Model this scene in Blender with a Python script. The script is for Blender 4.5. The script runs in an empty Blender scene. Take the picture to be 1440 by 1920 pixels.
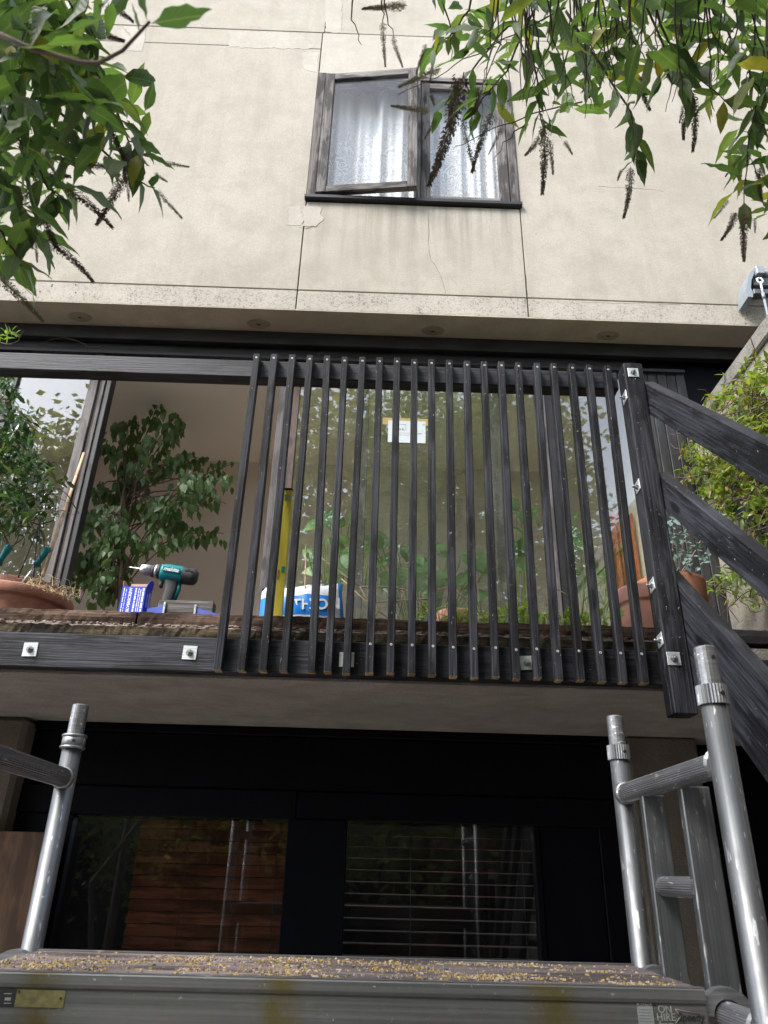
import bpy, bmesh, math, random
from mathutils import Vector, Matrix
random.seed(7)
RAD = math.radians
scene = bpy.context.scene
COL = scene.collection

# ------------------------------------------------------------------ camera, sky, sun, exposure
FPX, PITCH, ROLL, YAW = 1380.0, RAD(26.15), RAD(1.5), RAD(0.7)      # focal length in pixels of the 1440x1920 photograph
CAM = Vector((0, 0, 1.62))
fwd = Vector((math.sin(YAW)*math.cos(PITCH), math.cos(YAW)*math.cos(PITCH), math.sin(PITCH)))
_r = Vector((math.cos(YAW), -math.sin(YAW), 0)); _u = _r.cross(fwd)
CR = _r*math.cos(ROLL) + _u*math.sin(ROLL)
CU = _u*math.cos(ROLL) - _r*math.sin(ROLL)
cam_data = bpy.data.cameras.new('camera')
cam = bpy.data.objects.new('camera', cam_data); COL.objects.link(cam)
cam_data.sensor_fit = 'VERTICAL'; cam_data.sensor_height = 36.0; cam_data.sensor_width = 27.0
cam_data.lens = FPX/1920*36; cam_data.clip_start = 0.02; cam_data.clip_end = 500
cam_data.dof.use_dof = True; cam_data.dof.focus_distance = 2.9; cam_data.dof.aperture_fstop = 8.0
cam.matrix_world = Matrix(((CR.x, CU.x, -fwd.x, CAM.x), (CR.y, CU.y, -fwd.y, CAM.y), (CR.z, CU.z, -fwd.z, CAM.z), (0, 0, 0, 1)))
scene.camera = cam

SUN_EL, SUN_AZ = RAD(47), RAD(227)        # azimuth measured clockwise from +Y: the sun stands behind the viewer's left shoulder, veiled
world = bpy.data.worlds.new('World'); scene.world = world; world.use_nodes = True
wt = world.node_tree; bg = wt.nodes['Background']
sky = wt.nodes.new('ShaderNodeTexSky'); sky.sky_type = 'NISHITA'; sky.sun_disc = False
sky.sun_elevation = SUN_EL; sky.sun_rotation = SUN_AZ; sky.dust_density = 1.2; sky.air_density = 1.0; sky.ozone_density = 1.0
hs = wt.nodes.new('ShaderNodeHueSaturation'); hs.inputs['Saturation'].default_value = 0.55
wt.links.new(sky.outputs[0], hs.inputs['Color']); wt.links.new(hs.outputs[0], bg.inputs[0])
bg.inputs[1].default_value = 0.15
sd = bpy.data.lights.new('sun', 'SUN'); sd.energy = 1.5; sd.angle = RAD(24); sd.color = (1.0, 0.96, 0.9)
sun = bpy.data.objects.new('sun', sd); COL.objects.link(sun)
sdir = Vector((math.sin(SUN_AZ)*math.cos(SUN_EL), math.cos(SUN_AZ)*math.cos(SUN_EL), math.sin(SUN_EL)))
sun.rotation_euler = (-sdir).to_track_quat('-Z', 'Y').to_euler(); sun.location = sdir*30
scene.view_settings.view_transform = 'Standard'; scene.view_settings.look = 'None'
scene.view_settings.exposure = 1.8; scene.view_settings.gamma = 1.0
try:
    scene.cycles.use_denoising = True; scene.cycles.transparent_max_bounces = 14; scene.cycles.max_bounces = 7; scene.cycles.diffuse_bounces = 4; scene.cycles.glossy_bounces = 3; scene.cycles.transmission_bounces = 2; scene.cycles.caustics_reflective = False; scene.cycles.caustics_refractive = False
except Exception: pass

# a pixel gives a direction, the plane it lies on gives the distance
def ray(x, y): return fwd + CR*((x-720)/FPX) + CU*((960-y)/FPX)
def py(x, y, Y): d = ray(x, y); return CAM + d*((Y-CAM.y)/d.y)
def pz(x, y, Z): d = ray(x, y); return CAM + d*((Z-CAM.z)/d.z)
def pxx(x, y, X): d = ray(x, y); return CAM + d*((X-CAM.x)/d.x)
def pr(x, y, r): return CAM + ray(x, y).normalized()*r

# ------------------------------------------------------------------ materials
MATS = {}
def nodes(name):
    m = bpy.data.materials.new(name); m.use_nodes = True; MATS[name] = m
    nt = m.node_tree; b = nt.nodes['Principled BSDF']
    return m, nt, b, nt.nodes.new, nt.links.new
def ramp(N, pts):
    r = N('ShaderNodeValToRGB'); e = r.color_ramp.elements
    while len(e) < len(pts): e.new(0.5)
    for el, (p, c) in zip(e, pts): el.position = p; el.color = (c[0], c[1], c[2], 1) if not isinstance(c, float) else (c, c, c, 1)
    return r
def mapped(N, L, coord, scale, rot=(0, 0, 0)):
    if coord == 'POS': g = N('ShaderNodeNewGeometry'); o = g.outputs['Position']
    else: g = N('ShaderNodeTexCoord'); o = g.outputs['Object']
    mp = N('ShaderNodeMapping'); mp.inputs['Scale'].default_value = scale; mp.inputs['Rotation'].default_value = rot
    L(o, mp.inputs[0]); return mp.outputs[0]
def noise(N, L, vec, scale, detail=4, rough=0.55):
    n = N('ShaderNodeTexNoise'); n.inputs['Scale'].default_value = scale; n.inputs['Detail'].default_value = detail; n.inputs['Roughness'].default_value = rough
    L(vec, n.inputs['Vector']); return n.outputs['Fac']
def bump(N, L, b, h, strength, dist):
    bp = N('ShaderNodeBump'); bp.inputs['Strength'].default_value = strength; bp.inputs['Distance'].default_value = dist
    L(h, bp.inputs['Height']); L(bp.outputs[0], b.inputs['Normal']); return bp
def mix(N, L, fac, a, b, mode='MIX'):
    m = N('ShaderNodeMix'); m.data_type = 'RGBA'; m.blend_type = mode
    for s, v in ((m.inputs[0], fac), (m.inputs[6], a), (m.inputs[7], b)):
        if hasattr(v, 'is_output'): L(v, s)
        elif isinstance(v, (int, float)): s.default_value = v
        else: s.default_value = (v[0], v[1], v[2], 1)
    return m.outputs[2]
def mapr(N, L, v, a, b, c=0.0, d=1.0):
    m = N('ShaderNodeMapRange'); m.inputs[1].default_value = a; m.inputs[2].default_value = b; m.inputs[3].default_value = c; m.inputs[4].default_value = d
    L(v, m.inputs[0]); return m.outputs[0]

def simple(name, col, rough=0.6, metal=0.0, var=0.25, nscale=18, bumps=0.0, coord='OBJ', spec=0.5):
    m, nt, b, N, L = nodes(name)
    v = mapped(N, L, coord, (1, 1, 1)); n = noise(N, L, v, nscale, 5)
    d = tuple(c*(1-var) for c in col); l = tuple(min(1, c*(1+var)) for c in col)
    r = ramp(N, [(0.3, d), (0.7, l)]); L(n, r.inputs[0]); L(r.outputs[0], b.inputs['Base Color'])
    b.inputs['Roughness'].default_value = rough; b.inputs['Metallic'].default_value = metal; b.inputs['Specular IOR Level'].default_value = spec
    if bumps: bump(N, L, b, noise(N, L, v, nscale*6, 4), bumps, 0.004)
    return m

def concrete(name, c1, c2, stain, fine=0.5, boards=False, specks=0.0):
    m, nt, b, N, L = nodes(name)
    p = mapped(N, L, 'POS', (1, 1, 1))
    big = noise(N, L, p, 0.9, 6, 0.6); mid = noise(N, L, p, 5, 6, 0.65); fin = noise(N, L, p, 130, 3, 0.6)
    streak = noise(N, L, mapped(N, L, 'POS', (7, 7, 0.7)), 1.0, 5, 0.65)
    r = ramp(N, [(0.32, c1), (0.62, c2)]); L(big, r.inputs[0])
    c = mix(N, L, mapr(N, L, mid, 0.42, 0.7, 0, 0.55), r.outputs[0], stain)
    c = mix(N, L, mapr(N, L, streak, 0.5, 0.75, 0, 0.5), c, stain)
    c = mix(N, L, mapr(N, L, fin, 0.38, 0.62, 0, 0.42), c, tuple(x*0.68 for x in c1))
    if specks:
        sp = noise(N, L, p, 70, 3, 0.7); a = N('ShaderNodeMath'); a.operation = 'MULTIPLY'
        L(mapr(N, L, sp, 0.54, 0.6, 0, 1), a.inputs[0]); L(mapr(N, L, mid, 0.3, 0.75, 0, specks), a.inputs[1])
        c = mix(N, L, a.outputs[0], c, (0.10, 0.10, 0.095))
    L(c, b.inputs['Base Color']); b.inputs['Roughness'].default_value = 0.92; b.inputs['Specular IOR Level'].default_value = 0.2
    h = fin
    if boards:
        w = noise(N, L, mapped(N, L, 'POS', (1.5, 30, 30)), 1.0, 4, 0.6)
        a = N('ShaderNodeMath'); a.operation = 'ADD'; L(w, a.inputs[0]); L(fin, a.inputs[1]); h = a.outputs[0]
    bump(N, L, b, h, fine, 0.006)
    return m

def wood(name, dark, light, rough=0.5, grain=1.0, contrast=(0.35, 0.7), speck=None, spec=0.5, bs=0.7):
    # grain runs along the local X axis of every member
    m, nt, b, N, L = nodes(name)
    oi = N('ShaderNodeObjectInfo')
    tc = N('ShaderNodeTexCoord'); add = N('ShaderNodeVectorMath'); add.operation = 'ADD'
    sc = N('ShaderNodeVectorMath'); sc.operation = 'SCALE'; sc.inputs['Scale'].default_value = 37.0
    cmb = N('ShaderNodeCombineXYZ'); [L(oi.outputs['Random'], cmb.inputs[i]) for i in range(3)]
    L(cmb.outputs[0], sc.inputs[0]); L(tc.outputs['Object'], add.inputs[0]); L(sc.outputs[0], add.inputs[1])
    mp = N('ShaderNodeMapping'); mp.inputs['Scale'].default_value = (4.0, 150, 150); L(add.outputs[0], mp.inputs[0])
    g = noise(N, L, mp.outputs[0], grain, 6, 0.62)
    mp2 = N('ShaderNodeMapping'); mp2.inputs['Scale'].default_value = (2.2, 9, 9); L(add.outputs[0], mp2.inputs[0])
    blot = noise(N, L, mp2.outputs[0], 1.6, 5, 0.6)
    r = ramp(N, [(contrast[0], dark), (contrast[1], light)]); L(g, r.inputs[0])
    br = N('ShaderNodeMath'); br.operation = 'MULTIPLY_ADD'; br.inputs[1].default_value = 0.5; br.inputs[2].default_value = 0.75; L(oi.outputs['Random'], br.inputs[0])
    c = mix(N, L, mapr(N, L, blot, 0.47, 0.57, 0, 0.8), r.outputs[0], tuple(x*0.5 for x in dark))
    hsv = N('ShaderNodeHueSaturation'); L(br.outputs[0], hsv.inputs['Value']); L(c, hsv.inputs['Color']); c = hsv.outputs[0]
    # knots
    mk = N('ShaderNodeMapping'); mk.inputs['Scale'].default_value = (4.5, 13, 13); L(add.outputs[0], mk.inputs[0])
    vk = N('ShaderNodeTexVoronoi'); vk.inputs['Scale'].default_value = 0.8; L(mk.outputs[0], vk.inputs['Vector'])
    c = mix(N, L, mapr(N, L, vk.outputs['Distance'], 0.13, 0.2, 0.8, 0), c, tuple(x*0.3 for x in dark))
    if speck:
        mp3 = N('ShaderNodeMapping'); mp3.inputs['Scale'].default_value = (70, 160, 160); L(add.outputs[0], mp3.inputs[0])
        s = noise(N, L, mp3.outputs[0], 1.0, 2, 0.5); a = N('ShaderNodeMath'); a.operation = 'MULTIPLY'
        L(mapr(N, L, s, 0.71, 0.75, 0, 1), a.inputs[0]); L(mapr(N, L, blot, 0.4, 0.62, 0, 1), a.inputs[1])
        c = mix(N, L, a.outputs[0], c, speck)
    L(c, b.inputs['Base Color']); b.inputs['Specular IOR Level'].default_value = spec
    L(mapr(N, L, g, 0.3, 0.7, rough-0.08, rough+0.15), b.inputs['Roughness'])
    bump(N, L, b, g, bs, 0.0022)
    return m

def metal(name, col, rough, scratch=0.35, dirt=(0.12, 0.11, 0.1), ridges=0, met=0.85):
    m, nt, b, N, L = nodes(name)
    v = mapped(N, L, 'OBJ', (1, 1, 1)); big = noise(N, L, v, 9, 6, 0.65)
    s = noise(N, L, mapped(N, L, 'OBJ', (6, 90, 90), (0.3, 0.2, 0.4)), 1.5, 4, 0.6); s2 = noise(N, L, mapped(N, L, 'OBJ', (16, 90, 90), (0.15, 0.25, 0.35)), 1.0, 3, 0.6)
    refl_streak = noise(N, L, mapped(N, L, 'OBJ', (1.2, 150, 150)), 1.0, 4, 0.6); spl = noise(N, L, mapped(N, L, 'OBJ', (1, 1, 1)), 75, 5, 0.7)
    c = mix(N, L, mapr(N, L, big, 0.42, 0.75, 0, 0.6), col, tuple(x*0.5 for x in col))
    c = mix(N, L, mapr(N, L, refl_streak, 0.35, 0.65, 0.0, 0.55), c, tuple(min(1, x*1.9) for x in col))  # pale lengthwise streaks in the colour imitate reflections along the metal
    c = mix(N, L, mapr(N, L, spl, 0.66, 0.70, 0, 0.7), c, (0.62, 0.62, 0.60))
    c = mix(N, L, mapr(N, L, s2, 0.63, 0.67, 0, scratch*1.6), c, (0.85, 0.86, 0.88))
    c = mix(N, L, mapr(N, L, s, 0.60, 0.75, 0, 0.55), c, dirt)
    L(c, b.inputs['Base Color']); b.inputs['Metallic'].default_value = met
    L(mapr(N, L, big, 0.3, 0.7, rough-0.1, rough+0.18), b.inputs['Roughness'])
    bump(N, L, b, s, 0.12, 0.001)
    return m

def glass(name, f0, tint=(0.93, 0.96, 0.95), dirt=0.04, rough=0.0):
    m, nt, b, N, L = nodes(name)
    out = [n for n in nt.nodes if n.type == 'OUTPUT_MATERIAL'][0]; nt.nodes.remove(b)
    tr = N('ShaderNodeBsdfTransparent'); tr.inputs[0].default_value = (*tint, 1)
    gl = N('ShaderNodeBsdfGlossy'); gl.inputs['Roughness'].default_value = rough
    df = N('ShaderNodeBsdfDiffuse'); df.inputs[0].default_value = (0.6, 0.6, 0.56, 1)
    lw = N('ShaderNodeLayerWeight'); lw.inputs[0].default_value = 0.5
    pw = N('ShaderNodeMath'); pw.operation = 'POWER'; pw.inputs[1].default_value = 5; L(lw.outputs['Facing'], pw.inputs[0])
    ma = N('ShaderNodeMath'); ma.operation = 'MULTIPLY_ADD'; ma.inputs[1].default_value = 1-f0; ma.inputs[2].default_value = f0; ma.use_clamp = True; L(pw.outputs[0], ma.inputs[0])
    m1 = N('ShaderNodeMixShader'); L(ma.outputs[0], m1.inputs[0]); L(tr.outputs[0], m1.inputs[1]); L(gl.outputs[0], m1.inputs[2])
    n = noise(N, L, mapped(N, L, 'POS', (3, 3, 1.2)), 2.0, 6, 0.7)
    m2 = N('ShaderNodeMixShader'); L(mapr(N, L, n, 0.4, 0.8, dirt*0.3, dirt*2), m2.inputs[0]); L(m1.outputs[0], m2.inputs[1]); L(df.outputs[0], m2.inputs[2])
    L(m2.outputs[0], out.inputs[0]); return m

def leafmat(name, cols, attr=False, trans=0.38, rough=0.42, under=None, spec=0.5):
    m, nt, b, N, L = nodes(name)
    out = [n for n in nt.nodes if n.type == 'OUTPUT_MATERIAL'][0]
    if attr: a = N('ShaderNodeAttribute'); a.attribute_name = 'tint'; rnd = a.outputs['Fac']
    else: a = N('ShaderNodeObjectInfo'); rnd = a.outputs['Random']
    r = ramp(N, [(i/max(1, len(cols)-1), c) for i, c in enumerate(cols)]); L(rnd, r.inputs[0])
    n = noise(N, L, mapped(N, L, 'POS', (1, 1, 1)), 45, 4)
    c = mix(N, L, mapr(N, L, n, 0.3, 0.7, 0, 0.4), r.outputs[0], mix(N, L, 0.45, r.outputs[0], (0.02, 0.03, 0.01)))
    if not attr:      # midrib and side veins, in the leaf's own coordinates
        tc = N('ShaderNodeTexCoord'); sp = N('ShaderNodeSeparateXYZ'); L(tc.outputs['Object'], sp.inputs[0])
        ab = N('ShaderNodeMath'); ab.operation = 'ABSOLUTE'; L(sp.outputs['Y'], ab.inputs[0])
        ma = N('ShaderNodeMath'); ma.operation = 'MULTIPLY_ADD'; ma.inputs[1].default_value = -1.1; L(ab.outputs[0], ma.inputs[0]); L(sp.outputs['X'], ma.inputs[2])
        mu = N('ShaderNodeMath'); mu.operation = 'MULTIPLY'; mu.inputs[1].default_value = 62; L(ma.outputs[0], mu.inputs[0]); sn = N('ShaderNodeMath'); sn.operation = 'SINE'; L(mu.outputs[0], sn.inputs[0])
        c = mix(N, L, mapr(N, L, sn.outputs[0], 0.6, 1.0, 0, 0.16), c, mix(N, L, 0.5, c, (0.16, 0.2, 0.09)))
        c = mix(N, L, mapr(N, L, ab.outputs[0], 0.008, 0.018, 0.55, 0), c, mix(N, L, 0.5, c, (0.25, 0.28, 0.14)))
        bump(N, L, b, sn.outputs[0], 0.12, 0.003)
    if under:
        g = N('ShaderNodeNewGeometry'); c = mix(N, L, g.outputs['Backfacing'], c, mix(N, L, 0.4, c, under))
    L(c, b.inputs['Base Color']); b.inputs['Roughness'].default_value = rough; b.inputs['Specular IOR Level'].default_value = spec
    tl = N('ShaderNodeBsdfTranslucent'); br = mix(N, L, 1.0, c, (1.5, 1.5, 0.85), 'MULTIPLY'); L(br, tl.inputs[0])
    ms = N('ShaderNodeMixShader'); ms.inputs[0].default_value = trans; L(b.outputs[0], ms.inputs[1]); L(tl.outputs[0], ms.inputs[2]); L(ms.outputs[0], out.inputs[0])
    return m

M_REND = concrete('render_beige', (0.435, 0.398, 0.338), (0.505, 0.466, 0.402), (0.34, 0.306, 0.255), 0.5)
M_BAND = concrete('band_concrete', (0.45, 0.41, 0.355), (0.52, 0.475, 0.415), (0.35, 0.315, 0.27), 0.6, specks=0.9)
M_PATCH = concrete('patch_render', (0.48, 0.44, 0.385), (0.55, 0.505, 0.445), (0.40, 0.36, 0.31), 0.5)
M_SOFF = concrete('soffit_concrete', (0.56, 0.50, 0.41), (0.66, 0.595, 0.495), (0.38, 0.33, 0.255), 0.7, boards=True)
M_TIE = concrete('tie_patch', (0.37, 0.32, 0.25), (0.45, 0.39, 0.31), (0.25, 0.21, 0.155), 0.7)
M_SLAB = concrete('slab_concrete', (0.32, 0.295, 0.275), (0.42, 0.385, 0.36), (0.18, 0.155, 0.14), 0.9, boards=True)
M_PIER = concrete('pier_concrete', (0.16, 0.14, 0.12), (0.22, 0.19, 0.165), (0.1, 0.09, 0.075), 0.8)
M_COPE = concrete('coping_concrete', (0.26, 0.245, 0.225), (0.40, 0.375, 0.345), (0.12, 0.12, 0.10), 1.0, specks=0.8)
M_PWALL = concrete('garden_wall_render', (0.36, 0.32, 0.28), (0.5, 0.46, 0.41), (0.14, 0.13, 0.07), 0.8)
M_PAVE = concrete('paving', (0.42, 0.395, 0.36), (0.52, 0.485, 0.44), (0.32, 0.29, 0.26), 0.7)
M_BLACK = wood('black_stain', (0.006, 0.0062, 0.0078), (0.05, 0.052, 0.064), 0.55, 1.0, speck=(0.4, 0.38, 0.34), spec=0.2, bs=1.0)
M_RAIL = wood('black_stain_weathered', (0.010, 0.0104, 0.0132), (0.075, 0.078, 0.098), 0.5, 1.0, spec=0.3, bs=1.0)
M_STAIR = wood('stair_stain', (0.007, 0.0073, 0.009), (0.055, 0.057, 0.07), 0.52, 1.0, speck=(0.4, 0.38, 0.35), spec=0.25, bs=1.0)
M_JOIN = wood('black_joinery', (0.012, 0.012, 0.014), (0.022, 0.022, 0.026), 0.45, 1.0, bs=0.25)
M_LOWJ = simple('lower_black_paint', (0.0026, 0.0032, 0.0055), 0.45, 0, 0.25, 8, spec=0.08)
M_CLAD = wood('black_cladding', (0.02, 0.02, 0.021), (0.045, 0.044, 0.046), 0.5, 1.0, bs=0.3)
M_STILE = wood('grey_stile', (0.07, 0.06, 0.058), (0.17, 0.15, 0.148), 0.6, 1.0)
M_STILEB = wood('brown_stile', (0.05, 0.028, 0.022), (0.11, 0.065, 0.05), 0.6, 1.0)
M_GREYW = wood('silvered_wood', (0.07, 0.063, 0.06), (0.30, 0.28, 0.27), 0.75, 1.0, spec=0.2, bs=1.0)
M_CUT = wood('bare_cut_wood', (0.30, 0.19, 0.10), (0.60, 0.44, 0.27), 0.8, 1.0, spec=0.2)
M_ROT = wood('rotten_deck', (0.035, 0.022, 0.017), (0.17, 0.115, 0.085), 0.9, 1.2, speck=(0.42, 0.33, 0.2), spec=0.15, bs=1.0)
M_ROT2 = wood('mossy_deck', (0.02, 0.017, 0.013), (0.13, 0.10, 0.06), 0.9, 2.0, speck=(0.4, 0.34, 0.2), spec=0.15, bs=1.0)
M_FIBRE = simple('split_fibre', (0.34, 0.27, 0.235), 0.9, 0, 0.35, 40, 0.8)
M_PLY = wood('platform_ply', (0.10, 0.075, 0.07), (0.30, 0.245, 0.235), 0.6, 0.8, speck=(0.55, 0.5, 0.44), bs=0.4)
M_OPANEL = wood('orange_ply', (0.11, 0.055, 0.03), (0.19, 0.10, 0.055), 0.6, 0.5, bs=0.2)
M_ALU = metal('aluminium_tube', (0.16, 0.165, 0.17), 0.46, met=0.9)
M_ALUW = metal('aluminium_worn', (0.24, 0.24, 0.25), 0.45, 0.5, met=0.85)
M_ALUF = metal('aluminium_flat', (0.14, 0.147, 0.152), 0.48, 0.2)
M_BEAM = metal('platform_beam', (0.125, 0.125, 0.122), 0.5, 0.02, (0.1, 0.09, 0.05), met=0.5)
M_ZINC = metal('zinc_plate', (0.60, 0.65, 0.66), 0.4, 0.2, (0.35, 0.36, 0.35), met=0.7)
M_BOLT = metal('bolt_steel', (0.30, 0.31, 0.31), 0.4, 0.2, met=0.9)
M_BOLT2 = metal('screw_steel', (0.42, 0.43, 0.43), 0.5, 0.1, met=0.8)
M_WIRE = simple('dark_wire', (0.03, 0.035, 0.035), 0.5, 0.3, 0.2)
M_GLASS = glass('window_glass', 0.14, (0.93, 0.95, 0.93), 0.022, 0.003)
M_GLASSL = glass('lower_glass', 0.05, (0.85, 0.87, 0.86), 0.006)
M_GLASSU = glass('upper_window_glass', 0.035, (0.985, 0.99, 0.995), 0.006)
M_ROOM = simple('room_plaster', (0.80, 0.70, 0.66), 0.9, 0, 0.04, 1.5, coord='POS', spec=0.1)
M_CEIL = simple('room_ceiling', (0.88, 0.85, 0.80), 0.9, 0, 0.03, 1.5, coord='POS', spec=0.1)
M_FLOOR = simple('room_floor', (0.55, 0.44, 0.36), 0.6, 0, 0.2, 5, coord='POS')
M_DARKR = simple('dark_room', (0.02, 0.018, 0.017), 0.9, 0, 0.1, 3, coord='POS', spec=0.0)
M_WHITER = simple('pale_room', (0.78, 0.8, 0.83), 0.9, 0, 0.05, 2, coord='POS', spec=0.1)
M_SLAT = wood('blind_slat', (0.15, 0.048, 0.028), (0.24, 0.083, 0.046), 0.6, 0.6, bs=0.1, spec=0.05)
M_TERRA = simple('terracotta', (0.42, 0.20, 0.14), 0.8, 0, 0.28, 14, 0.4)
M_TERRAP = simple('terracotta_pink', (0.55, 0.27, 0.21), 0.8, 0, 0.18, 10, 0.3)
M_TERRAD = simple('terracotta_dark', (0.27, 0.115, 0.07), 0.8, 0, 0.35, 8, 0.4)
M_SOIL = simple('soil', (0.05, 0.035, 0.025), 0.95, 0, 0.4, 60, 0.8)
M_TEAL = simple('teal_plastic', (0.0, 0.19, 0.21), 0.35, 0, 0.08)
M_DGREY = simple('dark_rubber', (0.035, 0.037, 0.04), 0.55, 0, 0.2, 80, 0.3)
M_STEEL = metal('tool_steel', (0.55, 0.55, 0.56), 0.28, 0.1)
M_BLUE = simple('blue_carton', (0.012, 0.045, 0.62), 0.45, 0, 0.08)
M_BLUEP = simple('blue_plastic', (0.08, 0.12, 0.50), 0.45, 0, 0.12)
M_KRAFT = simple('kraft_card', (0.42, 0.27, 0.16), 0.85, 0, 0.12, 30)
M_WHITE = simple('white_print', (0.80, 0.81, 0.82), 0.6, 0, 0.04)
M_INK = simple('black_ink', (0.02, 0.02, 0.022), 0.6, 0, 0.1)
M_GREYINK = simple('grey_ink', (0.24, 0.27, 0.31), 0.6, 0, 0.1)
M_PALEINK = simple('pale_ink', (0.30, 0.305, 0.29), 0.6, 0, 0.1)
M_CRACK = simple('crack_shadow', (0.09, 0.08, 0.07), 0.9, 0, 0.2)
M_BAG = simple('bag_white', (0.72, 0.75, 0.77), 0.4, 0, 0.06, 25, 0.3)
M_BAGB = simple('bag_blue', (0.015, 0.22, 0.72), 0.4, 0, 0.06, 25, 0.2)
M_YELL = simple('level_yellow', (1.0, 0.80, 0.11), 0.35, 0, 0.05)
M_VIAL = simple('vial_green', (0.05, 0.42, 0.33), 0.2, 0, 0.05)
M_PAPER = simple('paper', (0.50, 0.545, 0.56), 0.8, 0, 0.03)
M_TAPE = simple('brown_tape', (0.36, 0.27, 0.09), 0.4, 0, 0.1)
M_CANE = wood('bamboo_cane', (0.50, 0.32, 0.18), (0.68, 0.48, 0.30), 0.6, 0.5, bs=0.2)
M_STRAW = simple('dry_straw', (0.55, 0.43, 0.25), 0.85, 0, 0.3, 40)
M_STEMP = simple('dry_pink_stem', (0.50, 0.33, 0.27), 0.85, 0, 0.3, 30)
M_ORANGE = simple('orange_sheet', (0.55, 0.14, 0.06), 0.9, 0, 0.12, 8)
M_TWIG = simple('twig_bark', (0.055, 0.042, 0.034), 0.85, 0, 0.3, 40)
M_TWIGB = simple('vine_stem', (0.11, 0.07, 0.055), 0.85, 0, 0.3, 40)
M_TRUNK = simple('bark', (0.12, 0.09, 0.065), 0.9, 0, 0.35, 12, 0.8)
M_SPIKE = simple('seed_spike', (0.15, 0.115, 0.08), 0.9, 0, 0.45, 150)
M_SPIKEG = simple('seed_spike_pale', (0.26, 0.24, 0.14), 0.9, 0, 0.4, 150)
M_AWN = simple('awning_grey', (0.27, 0.31, 0.35), 0.4, 0.1, 0.08)
M_AWND = simple('awning_dark', (0.10, 0.11, 0.12), 0.5, 0.1, 0.1)
M_BUD = leafmat('shrub_leaf', [(0.045, 0.08, 0.034), (0.065, 0.125, 0.04), (0.085, 0.16, 0.045), (0.10, 0.18, 0.045), (0.12, 0.18, 0.045)], trans=0.5, rough=0.5, under=(0.13, 0.16, 0.11))
M_BUDA = leafmat('shrub_leaf_mass', [(0.05, 0.09, 0.036), (0.07, 0.135, 0.04), (0.09, 0.165, 0.045), (0.14, 0.19, 0.045)], attr=True, trans=0.5, rough=0.5)
M_BUDY = leafmat('shrub_leaf_yellow', [(0.26, 0.25, 0.03), (0.16, 0.21, 0.03), (0.36, 0.29, 0.04)], trans=0.45, rough=0.5)
M_JAS = leafmat('climber_leaf', [(0.11, 0.20, 0.03), (0.20, 0.30, 0.045), (0.15, 0.25, 0.035), (0.30, 0.38, 0.09)], trans=0.5, rough=0.3)
M_JASA = leafmat('climber_leaf_mass', [(0.09, 0.17, 0.025), (0.17, 0.26, 0.04), (0.24, 0.32, 0.06), (0.30, 0.18, 0.07)], attr=True, trans=0.5, rough=0.3)
M_IVY = leafmat('dark_climber_leaf', [(0.03, 0.08, 0.028), (0.05, 0.12, 0.035), (0.08, 0.16, 0.045), (0.16, 0.22, 0.06)], trans=0.3, rough=0.22, spec=0.7)
M_IVYA = leafmat('dark_climber_leaf_mass', [(0.025, 0.07, 0.024), (0.045, 0.11, 0.032), (0.07, 0.14, 0.04)], attr=True, trans=0.2, rough=0.22, spec=0.7)
M_FIC = leafmat('fig_leaf', [(0.09, 0.165, 0.06), (0.12, 0.21, 0.075), (0.17, 0.27, 0.095), (0.10, 0.18, 0.065)], trans=0.4, rough=0.38)
M_FICA = leafmat('fig_leaf_mass', [(0.08, 0.15, 0.06), (0.13, 0.22, 0.08)], attr=True, trans=0.4, rough=0.38)
M_POTH = leafmat('broad_leaf', [(0.16, 0.36, 0.13), (0.22, 0.44, 0.16), (0.27, 0.5, 0.2)], trans=0.3, rough=0.3)
M_WEED = leafmat('weed_leaf', [(0.22, 0.36, 0.05), (0.32, 0.46, 0.06), (0.40, 0.52, 0.09)], trans=0.4, rough=0.5)
M_EUC = leafmat('blue_leaf', [(0.12, 0.20, 0.18), (0.20, 0.30, 0.29)], trans=0.2, rough=0.6)
M_TREE = leafmat('tree_leaf_mass', [(0.13, 0.175, 0.045), (0.20, 0.245, 0.065), (0.30, 0.31, 0.10)], attr=True, trans=0.55, rough=0.5)
M_HEDGE = leafmat('hedge_leaf_mass', [(0.02, 0.04, 0.012), (0.04, 0.06, 0.015)], attr=True, trans=0.3, rough=0.5)

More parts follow.
